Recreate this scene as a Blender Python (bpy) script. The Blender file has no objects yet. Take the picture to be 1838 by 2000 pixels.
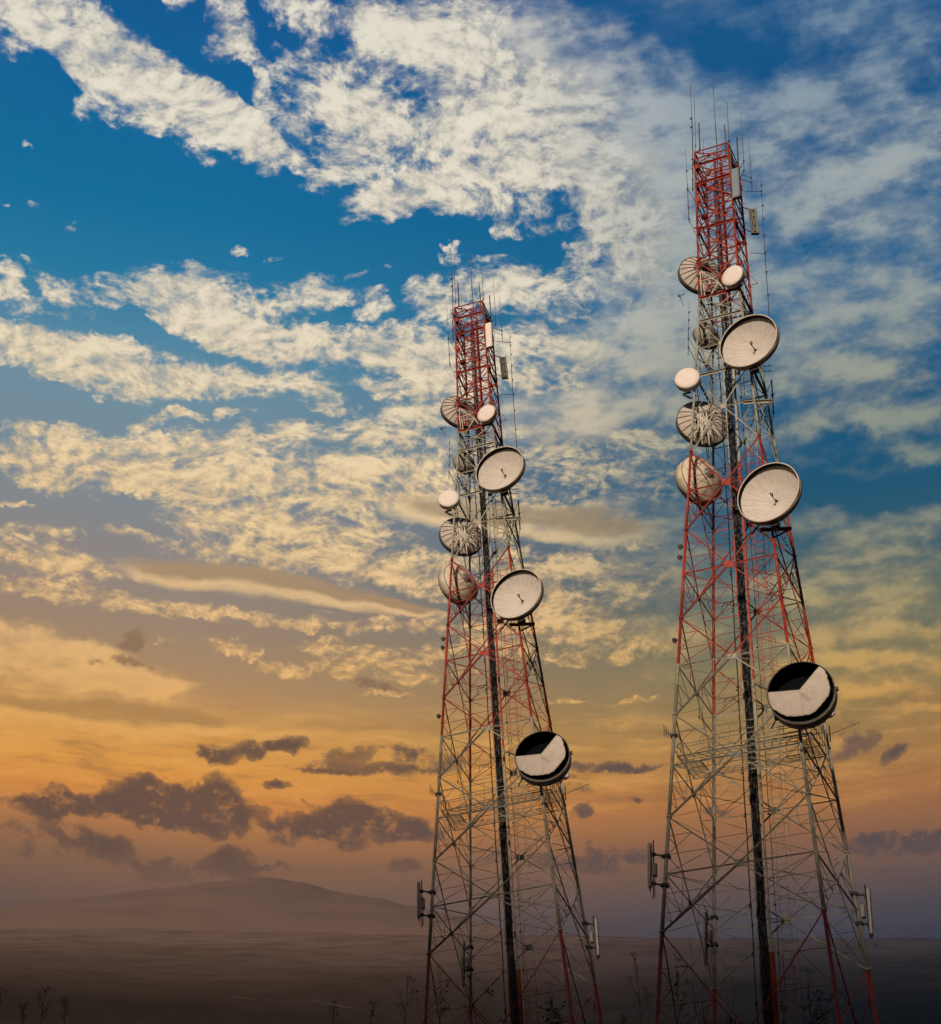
import bpy, math, random
from mathutils import Vector, Matrix, noise
R = math.radians
sc = bpy.context.scene
COL = sc.collection

# ------------------------------------------------------------------ camera
PITCH = 35.0
FPX = 3600.0                      # focal length in pixels of an 1838 px wide frame
cam_data = bpy.data.cameras.new("camera")
cam = bpy.data.objects.new("camera", cam_data)
COL.objects.link(cam)
cam.location = (0, 0, 0)
cam.rotation_euler = (R(90 + PITCH), 0, 0)
cam_data.sensor_fit = 'HORIZONTAL'
cam_data.sensor_width = 36.0
cam_data.lens = 36.0 * FPX / 1838.0
cam_data.clip_start = 0.1
cam_data.clip_end = 60000.0
sc.camera = cam
sc.view_settings.view_transform = 'Standard'
sc.view_settings.look = 'None'
sc.view_settings.exposure = 0.0
sc.view_settings.gamma = 1.0

SUN_EL, SUN_AZ = 15.0, -20.0       # low sun behind the camera, to its left
sun_dir = Vector((math.sin(R(SUN_AZ)) * math.cos(R(SUN_EL)), -math.cos(R(SUN_AZ)) * math.cos(R(SUN_EL)), math.sin(R(SUN_EL))))
sun_data = bpy.data.lights.new("sun", 'SUN')
sun_data.energy = 3.6
sun_data.angle = R(3.0)
sun_data.color = (1.0, 0.80, 0.60)
sun = bpy.data.objects.new("sun", sun_data)
COL.objects.link(sun)
sun.rotation_euler = sun_dir.to_track_quat('Z', 'Y').to_euler()
sun.location = sun_dir * 300

_fw = Vector((0, math.cos(R(PITCH)), math.sin(R(PITCH))))
_up = Vector((0, -math.sin(R(PITCH)), math.cos(R(PITCH))))


def ray(px, py):
    """direction of the sight line the photograph has at (px, py)"""
    return (_fw * FPX + Vector((1, 0, 0)) * (px - 919) + _up * (1000 - py)).normalized()


def azel(px, py):
    d = ray(px, py)
    el = math.asin(d.z)
    return math.atan2(d.x, d.y) * math.cos(el), el


def lin(c):
    return tuple(((v / 255) / 12.92 if v / 255 <= 0.04045 else ((v / 255 + 0.055) / 1.055) ** 2.4) for v in c)


# ------------------------------------------------------------------ node helper
class NT:
    def __init__(s, tree):
        s.t = tree
        s.l = tree.links

    def new(s, kind, **kw):
        n = s.t.nodes.new(kind)
        for k, v in kw.items():
            setattr(n, k, v)
        return n

    def _in(s, sock, v):
        if isinstance(v, bpy.types.NodeSocket):
            s.l.new(v, sock)
        elif v is not None:
            sock.default_value = v

    def m(s, op, a, b=None, c=None, clamp=False):
        n = s.new('ShaderNodeMath', operation=op, use_clamp=clamp)
        for i, v in enumerate((a, b, c)):
            s._in(n.inputs[i], v)
        return n.outputs[0]

    def vm(s, op, a, b=None, scale=None):
        n = s.new('ShaderNodeVectorMath', operation=op)
        s._in(n.inputs[0], a)
        s._in(n.inputs[1], b)
        if scale is not None:
            s._in(n.inputs['Scale'], scale)
        return n.outputs[1 if op in ('DOT_PRODUCT', 'LENGTH') else 0]

    def comb(s, x, y, z=0.0):
        n = s.new('ShaderNodeCombineXYZ')
        for i, v in enumerate((x, y, z)):
            s._in(n.inputs[i], v)
        return n.outputs[0]

    def noise(s, vec, scale, detail=5, rough=0.55, lac=2.0, out='Fac', dist=0.0):
        n = s.new('ShaderNodeTexNoise', noise_dimensions='3D')
        s._in(n.inputs['Vector'], vec)
        n.inputs['Scale'].default_value = scale
        n.inputs['Detail'].default_value = detail
        n.inputs['Roughness'].default_value = rough
        n.inputs['Lacunarity'].default_value = lac
        n.inputs['Distortion'].default_value = dist
        return n.outputs[out]

    def ss(s, v, a, b, lo=0.0, hi=1.0):
        n = s.new('ShaderNodeMapRange', interpolation_type='SMOOTHSTEP')
        for i, x in enumerate((v, a, b, lo, hi)):
            s._in(n.inputs[i], x)
        return n.outputs[0]

    def mr(s, v, a, b, lo=0.0, hi=1.0):
        n = s.new('ShaderNodeMapRange', interpolation_type='LINEAR')
        n.clamp = True
        for i, x in enumerate((v, a, b, lo, hi)):
            s._in(n.inputs[i], x)
        return n.outputs[0]

    def mix(s, f, a, b, blend='MIX'):
        n = s.new('ShaderNodeMix', data_type='RGBA', blend_type=blend, clamp_factor=True)
        s._in(n.inputs[0], f)
        s._in(n.inputs[6], a if isinstance(a, bpy.types.NodeSocket) else (*a, 1))
        s._in(n.inputs[7], b if isinstance(b, bpy.types.NodeSocket) else (*b, 1))
        return n.outputs[2]

    def ramp(s, f, stops, interp='LINEAR'):
        n = s.new('ShaderNodeValToRGB')
        s._in(n.inputs[0], f)
        e = n.color_ramp.elements
        n.color_ramp.interpolation = interp
        while len(e) < len(stops):
            e.new(0.5)
        for i, (p, c) in enumerate(sorted(stops, key=lambda q: q[0])):
            e[i].position = p
            e[i].color = (*c, 1)
        return n.outputs[0]


# ------------------------------------------------------------------ sky
world = bpy.data.worlds.new("World")
sc.world = world
world.use_nodes = True
world.node_tree.nodes.clear()
W = NT(world.node_tree)
D = W.new('ShaderNodeTexCoord').outputs['Generated']
sep = W.new('ShaderNodeSeparateXYZ')
W.l.new(D, sep.inputs[0])
dx, dy, dz = sep.outputs
EL = W.m('ARCSINE', dz)
AZ = W.m('ARCTAN2', dx, dy)
U = W.m('MULTIPLY', AZ, W.m('COSINE', EL))
Q = W.comb(U, EL)

EL0, EL1 = R(14.0), R(54.0)
vpos = W.mr(EL, EL0, EL1)
def vp(y):
    return ((R(PITCH) + math.atan((1000 - y) / FPX)) - EL0) / (EL1 - EL0)


def sky_ramp(rows):
    return W.ramp(vpos, [(vp(y), lin(c)) for y, c in rows])


left = sky_ramp([(0, (0, 86, 148)), (250, (0, 100, 155)), (450, (0, 110, 158)), (600, (34, 122, 162)), (700, (78, 136, 166)), (800, (112, 146, 164)),
                 (950, (124, 142, 154)), (1080, (140, 138, 138)), (1180, (152, 136, 124)), (1260, (162, 136, 110)), (1370, (184, 142, 96)),
                 (1450, (216, 156, 78)), (1520, (228, 156, 68)), (1590, (212, 136, 62)), (1640, (176, 118, 70)), (1700, (138, 99, 70)),
                 (1780, (114, 86, 72)), (1860, (84, 66, 60))])
right = sky_ramp([(0, (4, 84, 138)), (250, (2, 82, 134)), (450, (4, 90, 140)), (650, (10, 96, 142)), (850, (2, 84, 124)),
                  (1000, (18, 84, 116)), (1120, (48, 90, 106)), (1220, (84, 102, 96)), (1320, (122, 116, 86)),
                  (1420, (148, 122, 76)), (1500, (170, 126, 70)), (1580, (172, 114, 64)), (1660, (140, 96, 68)),
                  (1740, (102, 80, 74)), (1800, (76, 68, 74)), (1880, (50, 52, 66))])
hx = W.ss(U, -0.17, 0.20)
clear = W.mix(hx, left, right)

def field(blobs, q, gain=1.7):
    """sum of soft elliptical cloud patches; each is (x, y, half length, half height, slope, weight)"""
    tot = None
    for (x, y, a, b, ang, w) in blobs:
        u, v = azel(x, y)
        k = math.hypot(FPX, math.hypot(x - 919, y - 1000))
        mp = W.new('ShaderNodeMapping', vector_type='TEXTURE')
        W._in(mp.inputs[0], q)
        mp.inputs[1].default_value = (u, v, 0)
        mp.inputs[2].default_value = (0, 0, R(-ang))
        mp.inputs[3].default_value = (a * 1.12 / k, b * 1.12 / k, 1)
        g = W.new('ShaderNodeTexGradient', gradient_type='SPHERICAL')
        W.l.new(mp.outputs[0], g.inputs[0])
        f = W.m('MINIMUM' if w > 0 else 'MAXIMUM', W.m('MULTIPLY', g.outputs[1], gain * w), w)
        tot = W.m('ADD', f, tot) if tot is not None else f
    return tot


BLOBS = [
    (100, 25, 190, 80, 15, 1.0), (235, 140, 200, 74, 34, 1.0), (400, 222, 190, 60, 25, 1.0), (500, 262, 90, 38, 15, .6),
    (30, 70, 50, 55, 60, .5), (60, 115, 50, 20, 10, .4), (185, 215, 35, 25, 0, .5), (215, 230, 30, 20, 0, .4), (395, 318, 45, 14, 10, .5), (470, 315, 30, 14, -30, .45),
    (345, 12, 35, 22, -30, .5), (450, 50, 70, 60, 70, .75), (490, 110, 60, 28, 30, .6), (425, 100, 40, 30, 0, .5),
    (580, 30, 70, 50, 30, .7), (640, 55, 60, 40, 0, .55), (720, 50, 120, 55, 15, .65), (800, 60, 110, 70, 10, .6),
    (600, 105, 60, 30, 0, .5), (770, 110, 100, 50, 30, .6),
    (560, 195, 70, 60, 0, .55), (630, 190, 90, 60, 40, .6), (720, 170, 90, 60, 20, .65), (750, 250, 120, 80, 20, .95),
    (680, 240, 90, 50, 40, .6), (640, 300, 70, 40, 35, .5), (700, 310, 80, 35, 10, .55), (600, 320, 60, 20, 30, .5), (610, 350, 70, 20, 30, .45),
    (790, 375, 110, 46, -8, 1.0), (720, 415, 60, 16, 0, .5), (905, 375, 70, 55, 0, .9), (870, 300, 70, 60, 0, .5), (660, 340, 40, 20, 0, .4),
    (900, 60, 110, 130, 0, .95), (900, 180, 110, 110, 0, .75), (970, 230, 160, 130, 40, .85), (1080, 240, 160, 120, 30, .7),
    (1150, 330, 180, 100, 30, .85), (1220, 400, 130, 90, 45, .95), (1250, 500, 110, 100, 60, .9), (1020, 330, 150, 45, 5, .75),
    (980, 405, 90, 30, 0, .75), (1075, 440, 60, 20, 0, .6), (990, 450, 24, 18, 0, .65), (1150, 485, 50, 40, -40, .7), (1050, 150, 160, 90, 20, .45),
    (875, 478, 24, 9, 0, .6), (880, 495, 30, 9, 0, .6), (1100, 480, 14, 10, -60, .5), (465, 490, 22, 12, -20, .5), (540, 493, 24, 10, -40, .5),
    (140, 440, 22, 14, 0, .5), (690, 520, 30, 10, -30, .5), (755, 513, 14, 8, 0, .5), (30, 500, 40, 8, 0, .4), (50, 280, 16, 9, 0, .45), (65, 400, 16, 7, 0, .45), (10, 395, 10, 7, 0, .45),
    (20, 550, 50, 42, 0, .8), (80, 600, 70, 25, 0, .6), (110, 560, 60, 20, 30, .5), (130, 575, 40, 28, 0, .5), (40, 610, 50, 18, 0, .5), (120, 617, 30, 12, 0, .5), (165, 605, 40, 20, 0, .5),
    (240, 570, 110, 36, -12, .75), (340, 550, 70, 40, -20, .8), (380, 600, 140, 60, 20, .95), (450, 575, 120, 50, 5, .7), (570, 575, 110, 40, -10, .8), (620, 550, 30, 40, 60, .5), (690, 565, 60, 18, -8, .7),
    (720, 600, 34, 26, 0, .9), (480, 650, 190, 45, 12, 1.0), (640, 660, 170, 40, 8, .95), (760, 680, 170, 45, 8, .95), (880, 700, 130, 50, 5, .9),
    (60, 690, 150, 50, 5, 1.0), (190, 700, 170, 50, 0, .95), (320, 720, 160, 45, 5, .9), (230, 760, 130, 28, 0, .75), (420, 740, 130, 35, -10, .75), (340, 770, 80, 18, 0, .6), (550, 740, 120, 26, -5, .65), (625, 765, 55, 34, 20, .75),
    (770, 745, 90, 25, 5, .6), (850, 730, 80, 40, 0, .8), (770, 640, 50, 22, 0, .6), (780, 655, 60, 25, 0, .5),
    (845, 565, 85, 45, -20, .85), (860, 610, 60, 30, -20, .7), (950, 550, 120, 50, 0, .75), (1060, 590, 130, 60, 10, .8), (1100, 540, 90, 30, 0, .4),
    (1030, 660, 150, 45, 5, .75), (1130, 690, 120, 45, 0, .75), (960, 690, 80, 40, 0, .7), (1080, 740, 140, 40, 0, .65), (970, 760, 100, 50, 0, .6), (800, 800, 110, 45, -20, .7), (880, 780, 80, 50, 0, .6),
    (300, 823, 55, 16, -25, .8), (340, 810, 30, 12, 0, .6), (432, 808, 34, 14, -15, .8), (370, 818, 24, 10, 0, .7), (480, 795, 18, 8, 0, .5), (690, 790, 30, 14, 0, .45), (150, 838, 50, 10, -15, .55),
    (60, 845, 60, 14, -5, .55), (100, 870, 120, 30, 0, .75), (240, 870, 150, 30, -8, .8), (390, 870, 150, 35, -5, .8), (530, 845, 90, 32, -12, .85), (680, 840, 130, 30, -8, .65), (760, 860, 130, 40, 0, .6),
    (70, 910, 130, 35, 5, .85), (240, 920, 190, 35, 0, .9), (420, 930, 220, 45, 0, .9), (620, 910, 200, 45, 0, .85), (780, 915, 150, 35, -4, .95), (100, 950, 90, 20, 0, .7), (600, 970, 280, 35, 0, .85), (820, 960, 120, 35, 0, .85), (340, 960, 160, 18, 0, .7),
    (60, 1035, 90, 20, 0, .7), (250, 1035, 70, 15, 0, .6), (30, 985, 60, 8, 0, .5), (50, 1085, 130, 36, 0, .8), (130, 1110, 110, 30, 0, .7), (420, 1000, 140, 25, 0, .7), (500, 1030, 180, 35, 0, .8), (650, 1040, 190, 40, 0, .8),
    (450, 1090, 160, 35, 5, .75), (600, 1100, 200, 40, 5, .8), (760, 1100, 170, 45, 0, .8), (830, 1140, 100, 30, 10, .75), (210, 1105, 90, 20, 0, .55),
    (50, 1150, 110, 20, 5, .75), (180, 1165, 140, 20, 8, .8), (330, 1190, 150, 20, 8, .8), (470, 1210, 140, 16, 4, .75), (580, 1225, 140, 18, 2, .75), (700, 1215, 130, 18, 0, .6), (840, 1215, 110, 24, 0, .7),
    (330, 1248, 24, 9, 0, .6), (470, 1283, 75, 18, 9, .95), (560, 1322, 70, 13, 5, .9), (640, 1315, 80, 14, -6, .7), (700, 1285, 130, 26, 0, .7), (820, 1280, 110, 26, 0, .65), (820, 1320, 120, 14, 0, .6), (770, 1355, 70, 8, 0, .55),
    (1000, 1010, 250, 45, 5, .85), (1180, 1050, 150, 28, 3, .8), (1000, 1110, 180, 50, 0, .7), (1150, 1140, 200, 50, 0, .65), (1080, 1210, 170, 50, 0, .8), (1200, 1250, 140, 40, 0, .75), (1080, 1290, 160, 20, 0, .6), (1000, 1250, 120, 40, 0, .7),
    (1230, 1365, 50, 6, 0, .6), (1110, 1365, 50, 7, 0, .6), (1190, 1415, 60, 8, 0, .6), (1150, 960, 250, 40, 0, .35), (1030, 900, 200, 60, 0, .4), (1230, 900, 140, 70, 0, .45), (1300, 870, 130, 30, 0, .4),
]
SOFT = [
    (60, 1258, 230, 46, 7, 1.0), (170, 1295, 200, 44, 9, 1.0), (90, 1320, 260, 34, 2, .9), (270, 1335, 110, 18, -4, .7), (150, 1400, 320, 30, 2, .7), (60, 1440, 200, 24, 0, .5),
    (1600, 1080, 260, 30, 5, .35), (1760, 1090, 120, 24, 0, .4), (1660, 1180, 200, 22, 0, .4), (1790, 1220, 120, 26, 0, .5), (1620, 1290, 160, 22, 3, .5), (1480, 1180, 160, 30, 0, .3), (1500, 1300, 140, 24, 0, .3), (1760, 1380, 140, 14, 2, .55), (1500, 870, 150, 40, 0, .3), (1660, 920, 140, 24, 12, .35), (1700, 720, 180, 40, 8, .4), (1500, 560, 150, 80, 0, .35), (1480, 200, 160, 90, 0, .35), (1700, 160, 180, 60, 0, .3),
    (1080, 100, 220, 110, 20, .55), (1000, 40, 150, 80, 0, .3), (1230, 210, 230, 110, 10, .55), (1330, 300, 220, 110, 0, .55), (1300, 420, 200, 120, 40, .65),
    (1620, 60, 200, 70, -50, .45), (1760, 60, 140, 90, 0, .4), (1740, 260, 200, 120, 0, .45), (1560, 240, 140, 60, 0, .35), (1640, 360, 240, 90, 0, .5), (1760, 440, 150, 60, 0, .45),
    (1330, 560, 190, 110, 0, .75), (1280, 670, 210, 70, 0, .8), (1250, 800, 230, 45, 0, .55), (1090, 820, 240, 60, 0, .5), (1000, 870, 170, 40, 0, .45),
    (1560, 440, 160, 60, 0, .4), (1640, 560, 220, 60, 0, .4), (1600, 650, 260, 60, -8, .5), (1740, 680, 160, 50, 0, .45), (1560, 740, 180, 40, 0, .45), (1720, 800, 190, 50, 10, .7), (1800, 880, 100, 30, 20, .6),
    (1600, 840, 140, 24, 0, .4), (1780, 600, 120, 50, 0, .3), (1300, 730, 200, 40, -8, .6),
    (1740, 1040, 190, 45, -10, .45), (1620, 1010, 100, 35, 20, .4), (1560, 1130, 150, 40, 0, .4), (1720, 1150, 190, 40, 0, .45), (1640, 1230, 210, 40, 0, .55), (1740, 1290, 170, 35, 0, .7), (1680, 1350, 160, 24, 3, .8),
    (1250, 1130, 170, 60, 0, .45), (1250, 1000, 140, 40, 0, .35), (1330, 1230, 120, 40, 0, .4),
    (1350, 40, 120, 50, 0, -.12), (1560, 120, 140, 70, 10, -.32), (1400, 110, 70, 40, 0, -.2), (1480, 20, 200, 60, 0, .12), (1690, 960, 250, 55, 10, -.4), (1560, 940, 160, 40, 0, -.3),
]
LENS = [   # smooth lens clouds, their lower half bright
    (310, 1122, 110, 32, 6, .9), (480, 1140, 190, 36, 6, 1.0), (660, 1165, 170, 30, 9, 1.0), (790, 1185, 90, 14, 8, .8),
    (880, 1000, 180, 40, 7, 1.1), (1060, 1020, 210, 40, 3, 1.05), (1180, 1045, 140, 28, 2, .9),
    (230, 1330, 130, 20, -3, .55), (130, 1392, 340, 36, 2, .95), (340, 1398, 210, 26, 4, .95),
]
DARK = [
    (418, 1478, 52, 24, 0, 1.0), (500, 1462, 60, 24, -5, 1.0), (560, 1455, 50, 20, 0, .9), (540, 1541, 30, 11, 0, .9), (590, 1565, 20, 7, 0, .5),
    (70, 1575, 70, 22, 0, .9), (120, 1562, 60, 30, 0, .8), (200, 1575, 90, 28, 0, 1.0), (280, 1560, 90, 50, 0, 1.1), (350, 1570, 100, 52, 5, 1.0), (425, 1548, 54, 40, 0, 1.0), (450, 1585, 46, 38, 0, 1.0), (430, 1620, 60, 26, 0, .9), (280, 1612, 20, 16, 0, .6), (340, 1605, 60, 22, 0, .7),
    (545, 1630, 46, 28, 0, .9), (600, 1612, 60, 28, 0, .9), (660, 1600, 70, 44, 0, 1.1), (720, 1600, 60, 30, 0, .9), (670, 1640, 60, 28, 0, .9), (780, 1625, 55, 34, 0, 1.0), (830, 1622, 50, 28, 0, .9),
    (258, 1250, 46, 18, -35, .5), (235, 1292, 70, 12, 0, .55), (735, 1340, 60, 11, 12, .4), (495, 1600, 40, 30, 0, .5), 
    (720, 1500, 170, 14, 0, .65), (680, 1475, 70, 18, -10, .5), (800, 1468, 60, 14, 0, .7), (620, 1506, 90, 8, 0, .5), (840, 1490, 90, 20, 0, .5),
    (460, 1685, 60, 34, 0, .75), (430, 1702, 110, 26, 0, .45), (535, 1697, 46, 9, 0, .6), (340, 1710, 120, 30, 0, .35), (170, 1640, 110, 34, 18, .45), (250, 1670, 100, 26, 20, .4), (90, 1650, 160, 50, 0, .35),
    (1752, 1465, 34, 20, -40, .8), (1680, 1450, 60, 24, -10, .5), (1655, 1425, 30, 30, 0, .35), (1720, 1640, 80, 20, 0, .9), (1760, 1655, 100, 20, 3, .9), (1820, 1650, 60, 24, 0, .9), (1735, 1700, 30, 10, 0, .45), (1680, 1655, 50, 14, 0, .7),
    (1140, 1592, 30, 17, -20, .75), (1130, 1545, 40, 12, 0, .5), (1172, 1664, 34, 22, 0, .7), (1160, 1690, 120, 18, 0, .6), (1245, 1672, 60, 22, 0, .6), (1245, 1563, 24, 9, 0, .7), (1180, 1500, 130, 13, 0, .6), (1110, 1525, 60, 8, 0, .4), (1390, 1590, 40, 12, 0, .5), (1220, 1500, 60, 9, 0, .4), (800, 1690, 60, 18, 0, .4), (1000, 1680, 120, 20, 0, .4),
]
CLOUD_L = sky_ramp([(0, (222, 216, 202)), (300, (228, 220, 202)), (600, (227, 216, 194)), (800, (230, 212, 180)), (950, (234, 206, 162)),
                    (1080, (233, 200, 150)), (1200, (232, 190, 136)), (1320, (232, 182, 116)), (1450, (232, 172, 94)), (1550, (232, 150, 66))])
CLOUD_R = sky_ramp([(0, (104, 134, 160)), (200, (136, 156, 170)), (400, (168, 176, 174)), (600, (160, 168, 164)), (800, (160, 162, 144)),
                    (950, (138, 146, 132)), (1080, (148, 146, 124)), (1200, (176, 158, 112)), (1320, (200, 162, 96)), (1420, (204, 152, 78)), (1550, (190, 128, 70))])
cl = W.mix(W.ss(U, 0.0, 0.15), CLOUD_L, CLOUD_R)

# cloud sheet seen in perspective: coordinates on a level layer overhead
inv = W.m('DIVIDE', 1.0, W.m('ADD', W.m('MAXIMUM', dz, 0.0), 0.08))
P = W.comb(W.m('MULTIPLY', dx, inv), W.m('MULTIPLY', dy, inv))
nish = W.new('ShaderNodeTexSky', sky_type='NISHITA')
nish.sun_disc = False
nish.sun_elevation = R(SUN_EL)
nish.sun_rotation = R(180 - SUN_AZ)
nishc = W.vm('SCALE', nish.outputs[0], scale=0.05)
Q0, P0, U0, EL0_, clear0, cl0, nish0 = Q, P, U, EL, clear, cl, nishc


def puffs(p):
    a = W.noise(p, 80, 9, 0.66, 2.1)
    b = W.m('ABSOLUTE', W.m('MULTIPLY_ADD', W.noise(W.vm('ADD', p, (3.1, 1.7, 0.4)), 58, 6, 0.62), 2.0, -1.0))
    b = W.m('MULTIPLY_ADD', b, -1.3, 0.95)
    return W.m('MULTIPLY_ADD', a, 0.68, W.m('MULTIPLY', b, 0.32))


def inside(blobs, x0, x1, y0, y1, mg):
    out = []
    for bl in blobs:
        x, y, a, b, g, w = bl
        c_, s_ = abs(math.cos(R(g))), abs(math.sin(R(g)))
        ex, ey = (a * c_ + b * s_) * 1.15 + mg, (a * s_ + b * c_) * 1.15 + mg
        if x + ex > x0 and x - ex < x1 and y + ey > y0 and y - ey < y1:
            out.append(bl)
    return out


N_PART = [0]


def sky_part(x0, x1, y0, y1):
    """sky colour for one region of the sky; only the cloud patches that reach into it are evaluated"""
    global W
    outer, src = W, (Q0, P0, U0, EL0_, clear0, cl0, nish0)
    g = bpy.data.node_groups.new("sky_part", 'ShaderNodeTree')
    for nm, ty in (("q", "Vector"), ("p", "Vector"), ("u", "Float"), ("el", "Float"), ("clear", "Color"), ("cloud", "Color"), ("nishita", "Color")):
        g.interface.new_socket(nm, in_out='INPUT', socket_type="NodeSocket" + ty)
    g.interface.new_socket("sky", in_out='OUTPUT', socket_type="NodeSocketColor")
    W = NT(g)
    gi = W.new('NodeGroupInput').outputs
    go = W.new('NodeGroupOutput')
    N_PART[0] += 1
    tiny = N_PART[0] * 2e-6                 # keeps the regions' node chains apart
    res = sky_nodes(W.vm('ADD', gi[0], (tiny, 0, 0)), W.vm('ADD', gi[1], (tiny, 0, 0)), gi[2], gi[3], gi[4], gi[5], gi[6], x0, x1, y0, y1)
    W.l.new(res, go.inputs[0])
    W = outer
    gn = W.new('ShaderNodeGroup')
    gn.node_tree = g
    for i, v in enumerate(src):
        W.l.new(v, gn.inputs[i])
    return gn.outputs[0]


def sky_nodes(Q, P, U, EL, clear, cl, nishc, x0, x1, y0, y1):
    B1, B2, B3, B4 = (inside(q, x0, x1, y0, y1, mg) for q, mg in ((BLOBS, 75), (SOFT, 75), (LENS, 40), (DARK, 40)))
    out = clear
    nS = None
    w1 = W.vm('SUBTRACT', W.noise(Q, 16, 3, 0.55, out='Color'), (0.5, 0.5, 0.5))
    w2 = W.vm('SUBTRACT', W.noise(Q, 60, 4, 0.62, out='Color'), (0.5, 0.5, 0.5))
    Qw = W.vm('ADD', Q, W.vm('ADD', W.vm('SCALE', w1, scale=0.022), W.vm('SCALE', w2, scale=0.018)))
    Qs = W.vm('ADD', Q, W.vm('ADD', W.vm('SCALE', w1, scale=0.012), W.vm('SCALE', w2, scale=0.006)))
    if B1 or B2:
        warpP = W.vm('SCALE', W.vm('SUBTRACT', W.noise(P, 9, 2, 0.5, out='Color'), (0.5, 0.5, 0.5)), scale=0.05)
        Pw = W.vm('ADD', P, warpP)
    stretch = W.new('ShaderNodeMapping', vector_type='POINT')
    W._in(stretch.inputs[0], Q)
    stretch.inputs[2].default_value = (0, 0, R(-14))
    stretch.inputs[3].default_value = (1.0, 2.3, 1)
    nS = W.noise(stretch.outputs[0], 26, 6, 0.6)
    if B2:
        MS = W.m('ADD', field(B2, Qw, 1.4), W.m('MULTIPLY', W.ss(EL, R(25), R(28)), W.ss(U, 0.03, 0.12, 0.0, 0.16)))
        nS2 = W.noise(Pw, 36, 6, 0.6)
        densS = W.m('ADD', W.m('MINIMUM', MS, 1.0), W.m('ADD', W.m('MULTIPLY_ADD', nS, 2.2, -1.1), W.m('MULTIPLY_ADD', nS2, 1.7, -0.85)))
        aS = W.m('MULTIPLY', W.m('MULTIPLY', W.ss(densS, -0.15, 1.0), 0.88), W.ss(MS, 0.0, 0.25))
        softc = W.mix(W.ss(densS, 0.3, 1.3), W.mix(0.45, cl, clear), W.vm('SCALE', cl, scale=1.06))
        out = W.mix(aS, out, softc)
    if B1:
        M1 = field([(x, y, a, b, g, w * (0.84 if w < 1 else 1.45)) for x, y, a, b, g, w in B1], Qw)
        nA = puffs(Pw)
        nB = puffs(W.vm('ADD', Pw, (0.004, 0.008, 0.0)))
        nM = W.noise(Pw, 24, 5, 0.58)
        nM2 = W.noise(W.vm('ADD', Pw, (0.010, 0.022, 0.0)), 24, 5, 0.58)
        relief = W.m('ADD', W.m('MULTIPLY', W.m('SUBTRACT', nA, nB), 1.5), W.m('MULTIPLY', W.m('SUBTRACT', nM, nM2), 1.1))
        dens1 = W.m('ADD', W.m('MINIMUM', M1, 1.30), W.m('MULTIPLY', W.ss(M1, 0.0, 0.25), W.m('ADD', W.m('MULTIPLY_ADD', nA, 3.4, -1.9), W.m('MULTIPLY_ADD', nM, 2.6, -1.3))))
        a1 = W.m('MULTIPLY', W.ss(dens1, 0.10, 1.25), W.ss(EL, R(24), R(27)))
        lightness = W.m('ADD', W.m('ADD', relief, 0.80), W.ss(dens1, 0.5, 2.2, 0.0, 0.26))
        shade1 = W.mix(W.ss(lightness, 0.50, 1.02), W.mix(0.48, cl, clear), cl)
        hl = W.vm('SCALE', shade1, scale=W.m('MULTIPLY_ADD', W.ss(lightness, 0.85, 1.3), 0.20, 0.90))
        out = W.mix(a1, out, hl)
    # fine streaks of lit cirrus low down
    if y1 > 1150 or B3:
        st2 = W.new('ShaderNodeMapping', vector_type='POINT')
        W._in(st2.inputs[0], Qs)
        st2.inputs[3].default_value = (1.0, 7.0, 1)
        nT = W.noise(st2.outputs[0], 18, 7, 0.64)
    if y1 > 1250:
        band = W.m('MULTIPLY', W.ss(EL, R(24.8), R(26.2)), W.ss(EL, R(29.6), R(27.6)))
        out = W.mix(W.m('MULTIPLY', W.m('MULTIPLY', W.ss(nT, 0.48, 0.68), band), 0.5), out, W.mix(0.5, cl, lin((244, 184, 98))))
        out = W.mix(W.m('MULTIPLY', W.m('MULTIPLY', W.ss(nT, 0.50, 0.34), band), 0.42), out, lin((140, 98, 62)))
    if B3:
        ML = field(B3, Qs, 1.5)
        densL = W.m('MULTIPLY_ADD', W.ss(ML, 0.0, 0.3), W.m('ADD', W.m('MULTIPLY_ADD', nT, 1.1, -0.55), W.m('MULTIPLY_ADD', nS, 1.0, -0.5)), W.m('MINIMUM', ML, 1.0))
        aL = W.ss(densL, 0.12, 1.0)
        MLd = field([(x, y - b * 0.40, a, b * 0.80, g, w) for x, y, a, b, g, w in B3], Qs, 1.5)
        dk = W.ss(W.m('ADD', MLd, W.m('ADD', W.m('MULTIPLY_ADD', nS, 0.7, -0.35), W.m('MULTIPLY_ADD', nT, 0.8, -0.4))), 0.25, 1.0)
        lens_c = W.mix(W.m('MULTIPLY', dk, 0.85), W.vm('SCALE', cl, scale=0.99), W.mix(0.72, cl, W.mix(0.8, clear, lin((112, 84, 56)))))
        out = W.mix(W.m('MULTIPLY', aL, 0.92), out, lens_c)
    if B4:
        # dark cumulus near the horizon
        MD = field(B4, W.vm('ADD', Qs, W.vm('SCALE', w2, scale=0.009)), 1.5)
        nD = W.noise(W.vm('MULTIPLY', Q, (1.0, 1.25, 1.0)), 58, 8, 0.64, 2.2)
        nDb = W.m('ABSOLUTE', W.m('MULTIPLY_ADD', W.noise(Q, 78, 5, 0.58), 2.0, -1.0))
        dn = W.m('ADD', W.m('MULTIPLY_ADD', nD, 3.0, -1.5), W.m('MULTIPLY_ADD', nDb, -1.0, 0.28))
        densD = W.m('MULTIPLY_ADD', W.ss(MD, 0.0, 0.3), W.m('MULTIPLY', dn, 1.35), W.m('MINIMUM', MD, 0.92))
        aD = W.m('MULTIPLY', W.ss(densD, 0.10, 0.95), W.ss(MD, 0.2, 1.0, 0.6, 0.93))
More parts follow.
